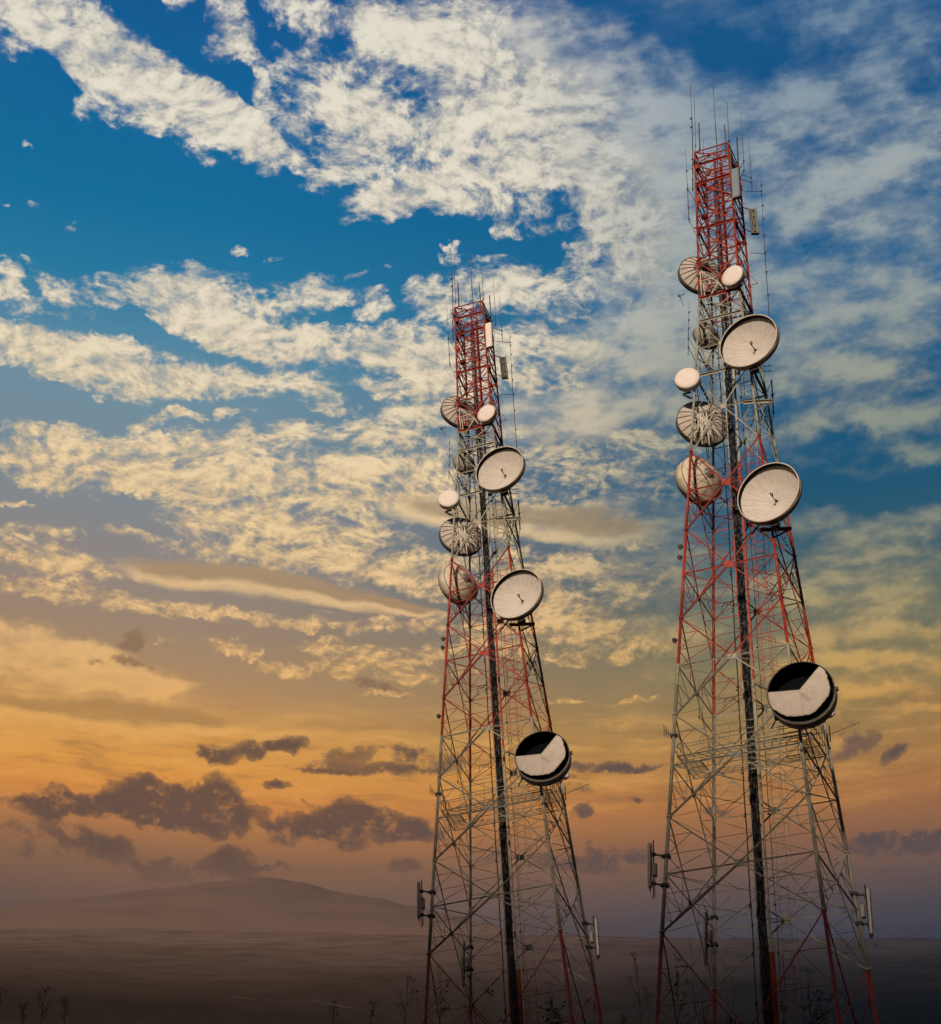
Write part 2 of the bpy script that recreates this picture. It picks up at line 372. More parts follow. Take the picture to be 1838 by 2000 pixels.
        dark_c = W.mix(W.ss(U, -0.1, 0.2), lin((94, 72, 62)), lin((82, 70, 72)))
        dark_c = W.mix(W.ss(EL, R(27.5), R(32)), dark_c, lin((150, 116, 84)))
        dark_c = W.mix(W.m('MULTIPLY', W.ss(dn, 0.25, -0.55), 0.62), dark_c, W.mix(0.45, lin((150, 106, 66)), clear))
        dark_c = W.mix(W.m('MULTIPLY', W.ss(EL, R(24.6), R(22.6)), 0.55), dark_c, clear)
        out = W.mix(aD, out, dark_c)
    return W.mix(0.03, out, nishc)


def background(c):
    b = W.new('ShaderNodeBackground')
    W.l.new(c, b.inputs[0])
    return b.outputs[0]


def pick(f, a, b):
    n = W.new('ShaderNodeMixShader')
    W.l.new(f, n.inputs[0])
    W.l.new(a, n.inputs[1])
    W.l.new(b, n.inputs[2])
    return n.outputs[0]


def row(y0, y1):
    xs = [-250, 480, 980, 2100]
    parts = [background(sky_part(xs[k], xs[k + 1], y0, y1)) for k in range(3)]
    sh = parts[0]
    for k in range(1, 3):
        sh = pick(W.m('GREATER_THAN', U, azel(xs[k], 0.5 * (max(y0, 0) + min(y1, 2000)))[0]), sh, parts[k])
    return sh


ys = [-900, 330, 620, 860, 1080, 1300, 2600]
sky_sh = row(ys[0], ys[1])
for k in range(1, len(ys) - 1):
    sky_sh = pick(W.m('LESS_THAN', EL, R(PITCH) + math.atan((1000 - ys[k]) / FPX)), sky_sh, row(ys[k], ys[k + 1]))
# away from the photographed quarter of the sky: a plain veil of thin cloud
away = W.m('MAXIMUM', W.ss(W.m('ABSOLUTE', U), 0.36, 0.75), W.ss(EL, 0.98, 1.25))
rest = W.mix(W.m('MULTIPLY', W.m('MULTIPLY', W.ss(W.noise(P, 9, 6, 0.6), 0.42, 0.7), 0.7), away), clear, cl)
far = W.m('MAXIMUM', W.m('GREATER_THAN', W.m('ABSOLUTE', U), 0.34), W.m('MAXIMUM', W.m('GREATER_THAN', EL, 0.98), W.m('LESS_THAN', EL, 0.30)))
sky_sh = pick(far, sky_sh, background(W.vm('SCALE', rest, scale=W.m('MULTIPLY_ADD', away, -0.5, 1.0))))
wo = W.new('ShaderNodeOutputWorld')
W.l.new(sky_sh, wo.inputs[0])
sc.cycles.use_adaptive_sampling = True
sc.cycles.adaptive_threshold = 0.03
sc.cycles.adaptive_min_samples = 10
world.cycles.sampling_method = 'MANUAL'
world.cycles.sample_map_resolution = 512

# ------------------------------------------------------------------ materials
def mat(name):
    m = bpy.data.materials.new(name)
    m.use_nodes = True
    n = NT(m.node_tree)
    return m, n, m.node_tree.nodes['Principled BSDF']


def plain(name, col, rough=0.55, metal=0.0, var=0.25, scale=6.0, dirt=None, spec=0.4):
    """painted or metal surface with a little wear"""
    m, n, b = mat(name)
    co = n.new('ShaderNodeTexCoord').outputs['Object']
    f = n.noise(co, scale, 5, 0.6)
    c2 = tuple(v * (1 - var) for v in col) if dirt is None else dirt
    c = n.mix(n.ss(f, 0.42, 0.72), col, c2)
    n.l.new(c, b.inputs['Base Color'])
    b.inputs['Roughness'].default_value = rough
    b.inputs['Metallic'].default_value = metal
    b.inputs['Specular IOR Level'].default_value = spec
    return m


def banded():
    """aviation paint: red and white bands by height along the tower, weathered"""
    m, n, b = mat("banded_paint")
    co = n.new('ShaderNodeTexCoord').outputs['Object']
    s = n.new('ShaderNodeSeparateXYZ')
    n.l.new(co, s.inputs[0])
    z = n.m('MULTIPLY_ADD', n.noise(co, 3.0, 2, 0.5), 0.06, s.outputs[2])
    def above(h):
        return n.m('GREATER_THAN', z, h)
    red = n.m('SUBTRACT', 1.0, above(0.02))
    red = n.m('ADD', red, n.m('SUBTRACT', above(11.72), above(22.9)))
    red = n.m('ADD', red, above(32.1))
    w = n.noise(co, 2.2, 5, 0.62)
    w2 = n.noise(co, 14.0, 4, 0.6)
    white = n.mix(n.ss(w, 0.45, 0.7), (0.36, 0.345, 0.275), (0.21, 0.20, 0.155))
    reds = n.mix(n.ss(w, 0.40, 0.7), (0.38, 0.036, 0.012), (0.20, 0.021, 0.011))
    c = n.mix(red, white, reds)
    c = n.mix(n.ss(w2, 0.60, 0.74, 0.0, 0.6), c, (0.10, 0.055, 0.03))
    n.l.new(c, b.inputs['Base Color'])
    b.inputs['Roughness'].default_value = 0.48
    b.inputs['Specular IOR Level'].default_value = 0.35
    return m


PAINT = banded()
M_CABLE = plain("black_cable", (0.010, 0.010, 0.012), 0.38, 0, 0.3, 12, spec=0.5)
M_CLAMP = plain("cable_clamp", (0.05, 0.05, 0.05), 0.5, 0.3)
M_DARK = plain("dark_steel", (0.028, 0.027, 0.026), 0.55, 0.2)
M_GALV = plain("galvanised_steel", (0.20, 0.20, 0.18), 0.5, 0.35, 0.35, 9)
M_WHIP = plain("weathered_fibreglass", (0.10, 0.095, 0.085), 0.55, 0.0, 0.4, 7)
M_REFL = plain("dish_reflector_paint", (0.60, 0.555, 0.52), 0.62, 0, 0.14, 3.2, spec=0.25)
M_SHROUD = plain("shroud_paint", (0.62, 0.55, 0.44), 0.55, 0, 0.3, 2.6)
M_RUBBER = plain("black_absorber", (0.006, 0.007, 0.010), 0.85, 0, 0.2, 5, spec=0.15)
M_RADOME = plain("radome_fabric", (0.78, 0.70, 0.66), 0.6, 0, 0.07, 2.4, spec=0.2)
M_CANVAS = plain("torn_canvas", (0.68, 0.60, 0.53), 0.85, 0, 0.13, 3.0, spec=0.1)
M_RIB = plain("dish_back_rib", (0.035, 0.030, 0.028), 0.6, 0, 0.2)
M_BACK = plain("dish_back_paint", (0.50, 0.44, 0.40), 0.65, 0, 0.25, 2.0, spec=0.2)
M_GREYBACK = plain("grey_dish_back", (0.34, 0.34, 0.28), 0.6, 0, 0.3, 3.0)
M_MOUNT = plain("white_mount_tube", (0.62, 0.58, 0.52), 0.5, 0, 0.35, 6)
M_PANEL_SHADE = plain("shaded_panel_radome", (0.20, 0.255, 0.30), 0.5, 0, 0.12, 3)  # near panel's shade painted in as a blue-grey base colour
M_BOX = plain("radio_box", (0.42, 0.40, 0.36), 0.5, 0, 0.2, 5)
M_STEM = plain("dry_stem", (0.075, 0.062, 0.038), 0.9, 0, 0.4, 20, spec=0.1)
M_UMBEL = plain("dry_umbel", (0.085, 0.07, 0.04), 0.9, 0, 0.4, 20, spec=0.1)
M_LEAF = plain("dry_leaf", (0.075, 0.080, 0.036), 0.85, 0, 0.4, 15, spec=0.1)


# ------------------------------------------------------------------ mesh helper
class MB:
    def __init__(s):
        s.v, s.f, s.sm = [], [], []

    def bar(s, p, q, r=0.03, n=4, r2=None, cap=True, smooth=None):
        p, q = Vector(p), Vector(q)
        d = q - p
        if d.length < 1e-6:
            return
        d.normalize()
        a = d.cross(Vector((0, 0, 1)) if abs(d.z) < 0.95 else Vector((1, 0, 0))).normalized()
        b = d.cross(a)
        i0 = len(s.v)
        r2 = r if r2 is None else r2
        for c, rr in ((p, r), (q, r2)):
            for k in range(n):
                t = 2 * math.pi * (k + 0.5) / n
                s.v.append(c + (a * math.cos(t) + b * math.sin(t)) * rr)
        sm = n > 4 if smooth is None else smooth
        for k in range(n):
            s.f.append((i0 + k, i0 + (k + 1) % n, i0 + n + (k + 1) % n, i0 + n + k))
            s.sm.append(sm)
        if cap:
            s.f.append(tuple(i0 + k for k in range(n))[::-1])
            s.f.append(tuple(i0 + n + k for k in range(n)))
            s.sm += [False, False]

    def angle(s, p, q, w=0.06, t=0.008, flip=1):
        """an L-section steel angle"""
        p, q = Vector(p), Vector(q)
        d = (q - p).normalized()
        a = d.cross(Vector((0, 0, 1)) if abs(d.z) < 0.95 else Vector((1, 0, 0))).normalized()
        b = d.cross(a) * flip
        pr = [(0, 0), (w, 0), (w, t), (t, t), (t, w), (0, w)]
        i0 = len(s.v)
        for c in (p, q):
            for x, y in pr:
                s.v.append(c + a * (x - w / 2) + b * (y - w / 2))
        for k in range(6):
            s.f.append((i0 + k, i0 + (k + 1) % 6, i0 + 6 + (k + 1) % 6, i0 + 6 + k))
        s.f.append(tuple(i0 + k for k in range(6))[::-1])
        s.f.append(tuple(i0 + 6 + k for k in range(6)))
        s.sm += [False] * 8

    def path(s, pts, r, n=5, r2=None):
        m = len(pts) - 1
        for i in range(m):
            ra = r if r2 is None else r + (r2 - r) * i / m
            rb = r if r2 is None else r + (r2 - r) * (i + 1) / m
            s.bar(pts[i], pts[i + 1], ra, n, rb)

    def box(s, c, hx, hy, hz, M=None):
        i0 = len(s.v)
        c = Vector(c)
        for z in (-hz, hz):
            for x, y in ((-hx, -hy), (hx, -hy), (hx, hy), (-hx, hy)):
                o = Vector((x, y, z))
                s.v.append(c + (M @ o if M else o))
        for f in ((3, 2, 1, 0), (4, 5, 6, 7), (0, 1, 5, 4), (1, 2, 6, 5), (2, 3, 7, 6), (3, 0, 4, 7)):
            s.f.append(tuple(i0 + k for k in f))
            s.sm.append(False)

    def lathe(s, prof, n=48, closed=False, smooth=True, z0=None):
        """profile of (radius, z) turned about local Z"""
        i0 = len(s.v)
        m = len(prof)
        for r, z in prof:
            for k in range(n):
                t = 2 * math.pi * k / n
                s.v.append(Vector((r * math.cos(t), r * math.sin(t), z)))
        for j in range(m - 1 + (1 if closed else 0)):
            a, b = i0 + j * n, i0 + ((j + 1) % m) * n
            for k in range(n):
                s.f.append((a + k, a + (k + 1) % n, b + (k + 1) % n, b + k))
                s.sm.append(smooth)

    def disc(s, c, r, n=24, nrm=(0, 0, 1)):
        nrm = Vector(nrm).normalized()
        q = nrm.to_track_quat('Z', 'Y')
        i0 = len(s.v)
        for k in range(n):
            t = 2 * math.pi * k / n
            s.v.append(Vector(c) + q @ Vector((r * math.cos(t), r * math.sin(t), 0)))
        s.f.append(tuple(i0 + k for k in range(n)))
        s.sm.append(False)

    def ring(s, c, r, tube, n=20, nrm=(0, 0, 1), a0=0, a1=360):
        q = Vector(nrm).normalized().to_track_quat('Z', 'Y')
        pts = [Vector(c) + q @ Vector((r * math.cos(R(a0 + (a1 - a0) * k / n)), r * math.sin(R(a0 + (a1 - a0) * k / n)), 0)) for k in range(n + 1)]
        s.path(pts, tube, 4)

    def build(s, name, m, parent=None):
        me = bpy.data.meshes.new(name)
        me.from_pydata([tuple(v) for v in s.v], [], s.f)
        me.materials.append(m)
        me.polygons.foreach_set('use_smooth', s.sm)
        me.update()
        o = bpy.data.objects.new(name, me)
        COL.objects.link(o)
        if parent:
            o.parent = parent
        return o


def tag(o, label, cat, group=None):
    o['label'] = label
    o['category'] = cat
    if group:
        o['group'] = group
    return o


def empty(name, M=None):
    o = bpy.data.objects.new(name, None)
    o.empty_display_size = 0.2
    COL.objects.link(o)
    if M is not None:
        o.matrix_world = M
    return o


def copy_tree(o, parent=None):
    c = o.copy()
    COL.objects.link(c)
    if parent is not None:
        c.parent = parent
        c.matrix_parent_inverse = o.matrix_parent_inverse.copy()
    for ch in o.children:
        copy_tree(ch, c)
    return c


def structure(o, kind='structure'):
    o['kind'] = kind
    return o


# ------------------------------------------------------------------ where the two towers stand
def pose(x, y, z, yaw, lx, ly):
    return Matrix.Translation((x, y, z)) @ Matrix.Rotation(ly, 4, 'X') @ Matrix.Rotation(lx, 4, 'Y') @ Matrix.Rotation(yaw, 4, 'Z')


T_NEAR = pose(11.0917, 66.0, 26.0939, -0.42747, 0.03212, -0.00141)
T_FAR = pose(1.97684, 80.8604, 31.1123, -0.30926, -0.04374, -0.06313)
BASE = -8.6                       # tower feet below joint zero


def half(h):
    if h <= 31.6:
        return 3.05 - 0.0650 * h
    return 0.985 - 0.0115 * (h - 31.6)


INV = T_NEAR.inverted()


def at(px, py, y=None, dy=None):
    """local tower point seen at (px, py) on the plane local y = const (dy: measured out from the near face)"""
    o = INV @ Vector((0, 0, 0))
    d = INV.to_3x3() @ ray(px, py)
    if y is None:
        # near face recedes with height: iterate
        yy = -1.5
        for _ in range(12):
            p = o + d * ((yy - o.y) / d.y)
            yy = -half(p.z) - dy
        return p
    return o + d * ((y - o.y) / d.y)


def corner(sx, sy, h):
    a = half(h)
    return Vector((sx * a, sy * a, h))


# ------------------------------------------------------------------ the lattice tower
FACES = [((-1, -1), (1, -1)), ((1, -1), (1, 1)), ((1, 1), (-1, 1)), ((-1, 1), (-1, -1))]
PANELS = [(BASE, 0.0), (0.0, 4.74), (4.74, 9.28), (9.28, 13.92), (13.92, 18.46), (18.46, 22.76), (22.76, 27.2), (27.2, 30.6)]
UPPER = [(30.6, 32.1), (32.1, 34.4), (34.4, 36.6), (36.6, 38.3), (38.3, 39.7), (39.7, 41.0), (41.0, 41.95)]


def lerp(a, b, t):
    return a + (b - a) * t


def build_tower():
    root = empty("lattice_tower")
    base_mid = None
    for sx, sy in ((-1, -1), (1, -1), (1, 1), (-1, 1)):
        mb = MB()
        hs = [BASE - 1.5, 0, 4.74, 9.28, 13.92, 18.46, 22.76, 27.2, 31.6, 36.6, 41.95]
        for a, b in zip(hs, hs[1:]):
            ra = 0.084 - 0.0009 * (a + 8) 
            mb.bar(corner(sx, sy, a), corner(sx, sy, b), max(0.05, ra), 10, max(0.05, 0.084 - 0.0009 * (b + 8)))
        leg = mb.build("leg", PAINT, root)
        fl = MB()
        for h in hs[1:-1]:
            p = corner(sx, sy, h)
            q = corner(sx, sy, h + 0.06)
            fl.bar(p, q, 0.125 - 0.0013 * (h + 8), 10)
        fl.build("flange", PAINT, leg)
        st = MB()                                   # step bolts up the leg
        h = BASE + 1
        while h < 41:
            p = corner(sx, sy, h)
            st.bar(p, p + Vector((sx * 0.19, 0.0, 0)), 0.009, 4)
            st.bar(p + Vector((0, 0, .35)), p + Vector((0, sy * 0.19, .35)), 0.009, 4)
            h += 0.7
        st.build("step_bolt", PAINT, leg)['kind'] = 'stuff'
    # braced panels
    for (hb, ht) in PANELS + UPPER:
        hm = 0.5 * (hb + ht)
        if hb == BASE:
            hm = -4.3
        up = hb >= 30
        big = 0.030 if hb < 20 else 0.026
        sm = 0.0145 if hb < 20 else 0.0125
        if up:
            big, sm = 0.026, 0.013
        for fi, (A, B) in enumerate(FACES):
            a0, a1, am = corner(*A, hb), corner(*A, ht), corner(*A, hm)
            b0, b1, bm = corner(*B, hb), corner(*B, ht), corner(*B, hm)
            P = 0.5 * (am + bm)
            mb = MB()
            for c in (a0, a1, b0, b1):
                mb.angle(c, P, big * (1.7 if fi in (0, 2) else 1.4), 0.012)
            if fi in (0, 2) and hb in (0.0, 4.74, 9.28, 13.92, 18.46):
                # the face's main diagonal is a pair of angles
                out = Vector((A[0] + B[0], A[1] + B[1], 0)).normalized() * 0.05
                mb.angle(a0 + out, P + out, big * 1.6, 0.012)
                mb.angle(P + out, b1 + out, big * 1.6, 0.012)
            if not up:
                for (leg0, mid) in ((a0, am), (a1, am), (b0, bm), (b1, bm)):
                    for t in ((0.33, 0.66) if hb < 20 else (0.5,)):
                        Q = lerp(leg0, P, t)
                        L = lerp(leg0, mid, t)
                        mb.bar(L, Q, sm, 4)
                        L2 = lerp(leg0, mid, min(1.0, t + (0.34 if hb < 20 else 0.5)))
                        mb.bar(Q, L2, sm, 4)
                        if t > 0.4:
                            mb.bar(Q, lerp(mid, P, t), sm, 4)
                    if hb < 0:
                        Q = lerp(leg0, P, 0.82)
                        mb.bar(Q, lerp(mid, P, 0.5), sm, 4)
            else:
                mb.bar(lerp(a0, b0, .5), am, sm, 4)
                mb.bar(lerp(a0, b0, .5), bm, sm, 4)
            br = mb.build("cross_brace", PAINT, root)
            g = MB()
            nrm = Vector((A[0] + B[0], A[1] + B[1], 0)).normalized()
            tang = (b0 - a0).normalized()
            w = (0.19 if hb < 20 else 0.13) if not up else 0.09
            M3 = Matrix((tang, nrm, Vector((0, 0, 1)))).transposed()
            g.box(P + nrm * 0.02, w, 0.012, w * 0.8, M3)
            g.build("gusset_plate", PAINT, br)
            hz = MB()
            hz.angle(am, bm, 0.050, 0.010)
            hz.build("horizontal_brace", PAINT, root)
            if hb >= 22:
                rb_ = MB()
                rb_.angle(a1, b1, 0.10 if ht in (27.2, 30.6, 32.1, 36.6, 39.7, 41.0) else 0.05, 0.02)
                rb_.build("ring_beam", PAINT, root)
        # bracing in plan at the middle level
        pl = MB()
        mids = [0.5 * (corner(*A, hm) + corner(*B, hm)) for A, B in FACES]
        for k in range(4):
            pl.bar(mids[k], mids[(k + 1) % 4], sm * 1.15, 4)
            if not up:
                pl.bar(corner(*FACES[k][0], hm), 0.5 * (mids[0] + mids[2]), sm, 4)
        if up:
            pl.bar(corner(-1, -1, ht), corner(1, 1, ht), sm * 1.2, 4)
            pl.bar(corner(1, -1, ht), corner(-1, 1, ht), sm * 1.2, 4)
        pl.build("plan_brace", PAINT, root)
    # inner hip bracing from corner to corner
    hip = MB()
    for (hb, ht) in PANELS[1:6]:
        hm = 0.5 * (hb + ht)
        c = Vector((0, 0, hm))
        for sx, sy in ((-1, -1), (1, 1)):
            hip.bar(corner(sx, sy, hb), lerp(c, corner(sx, -sy, hm), .5), 0.012, 4)
            hip.bar(lerp(c, corner(sx, -sy, hm), .5), corner(-sx, -sy, ht), 0.012, 4)
    hip.build("hip_brace", PAINT, root)
    # head frame with outriggers for the aerials
    hd = MB()
    for k, (A, B) in enumerate(FACES):
        hd.bar(corner(*A, 41.95), corner(*B, 41.95), 0.022, 4)
        hd.bar(corner(*A, 41.0), corner(*B, 41.95), 0.014, 4)
        hd.bar(corner(*A, 41.95), corner(*B, 41.0), 0.014, 4)
    for h in (40.9, 38.6):
        hd.box(corner(-1, -1, h) + Vector((.06, .06, 0)), .12, .10, .16)
        hd.box(corner(-1, 0, h - .3) + Vector((.06, .06, 0)), .12, .10, .12)
    hd.build("head_frame", PAINT, root)
    rq = random.Random(8)
    for k in range(22):                             # clamps, brackets and spare stubs all over the red head
        A, B = FACES[k % 4]
        h = rq.uniform(32.4, 41.4)
        p0 = lerp(corner(*A, h), corner(*B, h), rq.choice((0.0, 0.0, 1.0, rq.uniform(.15, .85))))
        o_ = Vector((A[0] + B[0], A[1] + B[1], 0)).normalized()
        sb = MB()
        L = rq.uniform(.12, .42)
        sb.bar(p0, p0 + o_ * L, 0.022, 4)
        sb.box(p0, .06, .06, rq.uniform(.04, .12))
        sb.bar(p0 + o_ * L, p0 + o_ * L * .2 + Vector((rq.uniform(-.2, .2), rq.uniform(-.2, .2), rq.uniform(-.6, .6))), 0.016, 4)
        if k % 3 == 0:
            q0 = corner(rq.choice((-1, 1)), rq.choice((-1, 1)), h + rq.uniform(-1, .5))
            sb.bar(p0, lerp(p0, q0, rq.uniform(.5, 1)), 0.018, 4)
        sb.build("aerial_bracket", PAINT if k % 4 else M_DARK, root)
    # inner mast carrying the feeders, upper third
    im = MB()
    for dx_, dy_ in ((-.16, -.16), (.16, -.16), (.16, .16), (-.16, .16)):
        im.bar((dx_ + .05, dy_, 31.0), (dx_ + .05, dy_, 42.1), 0.024, 5)
    h = 31.0
    while h < 41.6:
        for (x0, y0), (x1, y1) in (((-.16, -.16), (.16, -.16)), ((.16, -.16), (.16, .16)), ((.16, .16), (-.16, .16)), ((-.16, .16), (-.16, -.16))):
            im.bar((x0 + .05, y0, h), (x1 + .05, y1, h), 0.014, 4)
            im.bar((x0 + .05, y0, h), (x1 + .05, y1, h + .5), 0.012, 4)
        h += 0.5
    im.build("inner_mast", PAINT, root)
    # feeder run: painted tray, black cables, clamps
    tr = MB()
    xs0, xs1 = -0.26, 0.12
    top = 41.2
    tr.angle((xs1 + .05, 0.02, BASE - 1), (xs1 + .05, 0.02, top), 0.09, 0.02)
    tr.angle((xs0 - .04, 0.06, BASE - 1), (xs0 - .04, 0.06, 33), 0.05, 0.012)
    tr.box((xs1 + 0.03, 0.10, 0.5 * (BASE - 1 + 0.3)), 0.12, 0.05, 0.5 * (0.3 - BASE + 1))
    h = BASE
    while h < top - .3:
        tr.bar((xs0 - .04, 0.06, h), (xs1 + .05, 0.06, h), 0.018, 4)
        h += 0.55
    tray = tr.build("cable_tray", PAINT, root)
    rnd = random.Random(4)
    ends = [40.5, 39.0, 37.5, 34.0, 33.0, 30.5, 29.6, 27.0, 24.8, 23.5, 22.0, 20.4, 19.8, 18.5]
    for k in range(14):
        row, i = k % 2, k // 2
        x = xs0 + 0.02 + i * 0.048 + row * 0.024
        y = -0.02 - row * 0.055
        cb = MB()
        pts = []
        z = BASE - 1
        e = ends[(k * 5) % 14] if k not in (3, 8, 10) else 41.0
        while z < e:
            pts.append(Vector((x + rnd.uniform(-.010, .010), y + rnd.uniform(-.012, .008), z)))
            z += rnd.uniform(.5, .9)
        if e < 40:
            s_ = 1 if k % 3 else -1
            pts.append(Vector((x + .12 * s_, y, e + .12)))
            pts.append(Vector((x + .6 * s_, y - .3, e + .2)))
        cb.path(pts, 0.022, 6)
        cb.build("feeder_cable", M_CABLE, root)
    cl = MB()
    h = BASE + .2
    while h < 39:
        cl.bar((xs0 - .05, -0.10, h), (xs1 + .04, -0.10, h), 0.012, 4)
        for q in range(2):
            cl.box((rnd.uniform(xs0, xs1), -0.115, h + rnd.uniform(.1, .5)), .022, .01, .03)
        h += 0.78
    cl.build("cable_clamp", M_CLAMP, tray)['kind'] = 'stuff'
    for x, yy, e, r_ in ((-.46, -.12, 33.5, .020), (-.54, .10, 29.0, .014), (.40, .2, 31.0, .014)):
        sc_ = MB()
        sc_.path([Vector((x + .012 * math.sin(z_ * 1.7), yy, z_)) for z_ in [BASE + .8 * i for i in range(int((e - BASE) / .8))]], r_, 5)
        h = BASE + 1
        while h < e - 1:
            sc_.box((x - .02, yy - .01, h), .055, .02, .03)
            h += 1.9
        sc_.build("single_feeder", M_CABLE, root)
    # slack loops of cable hanging inside
    for (h, x, y, r_) in ((22.0, -.75, -.5, .30), (21.2, -.55, -.2, .36), (15.2, -.6, .0, .42), (15.9, 1.0, .2, .45), (10.9, -.9, .3, .33)):
        lp = MB()
        lp.ring((x, y, h), r_, .012, 22, (.2, .5, .85), 0, 300)
        lp.build("cable_loop", M_CABLE, root)
    # climbing ladder with safety hoops
    ld = MB()
    lx_, ly_ = 0.74, 0.28
    for d_ in (-.2, .2):
        ld.bar((lx_ + d_, ly_, BASE - 1), (lx_ + d_, ly_, 31), 0.018, 4)
    h = BASE
    while h < 31:
        ld.bar((lx_ - .2, ly_, h), (lx_ + .2, ly_, h), 0.009, 4)
        h += 0.32
    lad = ld.build("climbing_ladder", PAINT, root)
    hp = MB()
    h = BASE + 2.2
    while h < 31:
        hp.ring((lx_, ly_ + 0.02, h), 0.38, 0.010, 16, (0, 0, 1), -20, 200)
        h += 1.05
    for a_ in (30, 90, 150):
        x, y = lx_ + .38 * math.cos(R(a_)), ly_ + .02 + .38 * math.sin(R(a_))
        hp.bar((x, y, BASE + 2.2), (x, y, 31), 0.008, 4)
    hp.build("safety_hoop", PAINT, lad)
    # work platform with railings near the foot third
    pf = MB()
    H = 7.45
    a = half(H)
    o_ = a + 0.42
    yb_ = -a * .15
    pts = [Vector((-a + .15, -a + .12, H)), Vector((o_, -a + .12, H)), Vector((o_, yb_, H)), Vector((-a + .15, yb_, H))]
    inn = [Vector((-a + .9, -a + .75, H)), Vector((o_ - .6, -a + .75, H)), Vector((o_ - .6, yb_ - .5, H)), Vector((-a + .9, yb_ - .5, H))]
    for loop in (pts, inn):
        for k in range(4):
            pf.angle(loop[k], loop[(k + 1) % 4], 0.045, 0.010)
    for k in range(4):
        p0, p1, q0, q1 = pts[k], pts[(k + 1) % 4], inn[k], inn[(k + 1) % 4]
        for i in range(1, 14):
            pf.bar(lerp(p0, p1, i / 14), lerp(q0, q1, i / 14), 0.012, 4)
        for t in (.3, .65):
            pf.bar(lerp(p0, q0, t), lerp(p1, q1, t), 0.012, 4)
    plat = pf.build("platform", PAINT, root)
    rl = MB()
    for loop, ks in ((pts, (0, 1, 2, 3)), (inn, (0, 2))):
        for k in ks:
            p0, p1 = loop[k], loop[(k + 1) % 4]
            for hh in (.5, 1.05):
                rl.bar(p0 + Vector((0, 0, hh)), p1 + Vector((0, 0, hh)), 0.016, 4)
            for i in range(6):
                p = lerp(p0, p1, i / 5)
                rl.bar(p, p + Vector((0, 0, 1.05)), 0.014, 4)
    rl.build("railing", PAINT, plat)
    # rest platforms inside the upper part
    for hh in (29.0, 20.7):
        rp = MB()
        a = half(hh) - .1
        for i in range(9):
            y = lerp(-a, a, i / 8)
            rp.bar((.1, y, hh), (a, y, hh), 0.012, 4)
        rp.angle((.1, -a, hh), (.1, a, hh), .06, .01)
        rp.angle((a, -a, hh), (a, a, hh), .06, .01)
        rp.build("rest_grating", PAINT, root)
    # outrigger mounting beam under the big dish
    ob = MB()
    for hh, L in ((17.6, .75), (24.9, .8)):
        p = corner(1, -1, hh)
        ob.angle(p + Vector((-.5, -.02, 0)), p + Vector((L, .35, 0)), .12, .02)
        ob.angle(p + Vector((.1, .0, -.5)), p + Vector((L, .35, 0)), .06, .01)
    ob.build("mounting_beam", PAINT, root)
    return root


TOWER = build_tower()
TOWER.matrix_world = T_NEAR
tag(TOWER, "taller red and white banded lattice tower, on the right, carrying big round dishes", "tower", "pair of communication towers")

GEAR = []          # (root, local matrix, label template) of everything bolted to the tower


def gear(name, M, label, cat, group):
    o = empty(name)
    o.matrix_world = T_NEAR @ M
    tag(o, label, cat, group)
    GEAR.append((o, M, label))
    return o


RIN = T_NEAR.to_3x3().inverted()


def facing(psi, away=False):
    """local direction of a level axis turned psi degrees to the left of the camera (or pointing away from it)"""
    c = T_NEAR @ Vector((0, 0, 20))
    base = math.atan2(-c.x, -c.y)
    a = base + R(psi) if not away else base + math.pi - R(psi)
    return RIN @ Vector((math.sin(a), math.cos(a), 0))


def frame(p, n):
    n = Vector(n).normalized()
    z = RIN @ Vector((0, 0, 1))
    x = z.cross(n).normalized()
    y = n.cross(x)
    M = Matrix((x, y, n)).transposed().to_4x4()
    M.translation = Vector(p)
    return M


def struts(mb, M, targets, z=-0.5, r=0.03, n0=5):
    I = M.inverted()
    for t in targets:
        mb.bar((0, 0, z), I @ Vector(t), r, n0)


def tube(M, pairs, r=0.03, n=5, name="mount_frame", m=None, parent=None):
    mb = MB()
    I = M.inverted()
    for p, q in pairs:
        mb.bar(I @ Vector(p), I @ Vector(q), r, n)
    return mb.build(name, m or M_MOUNT, parent)


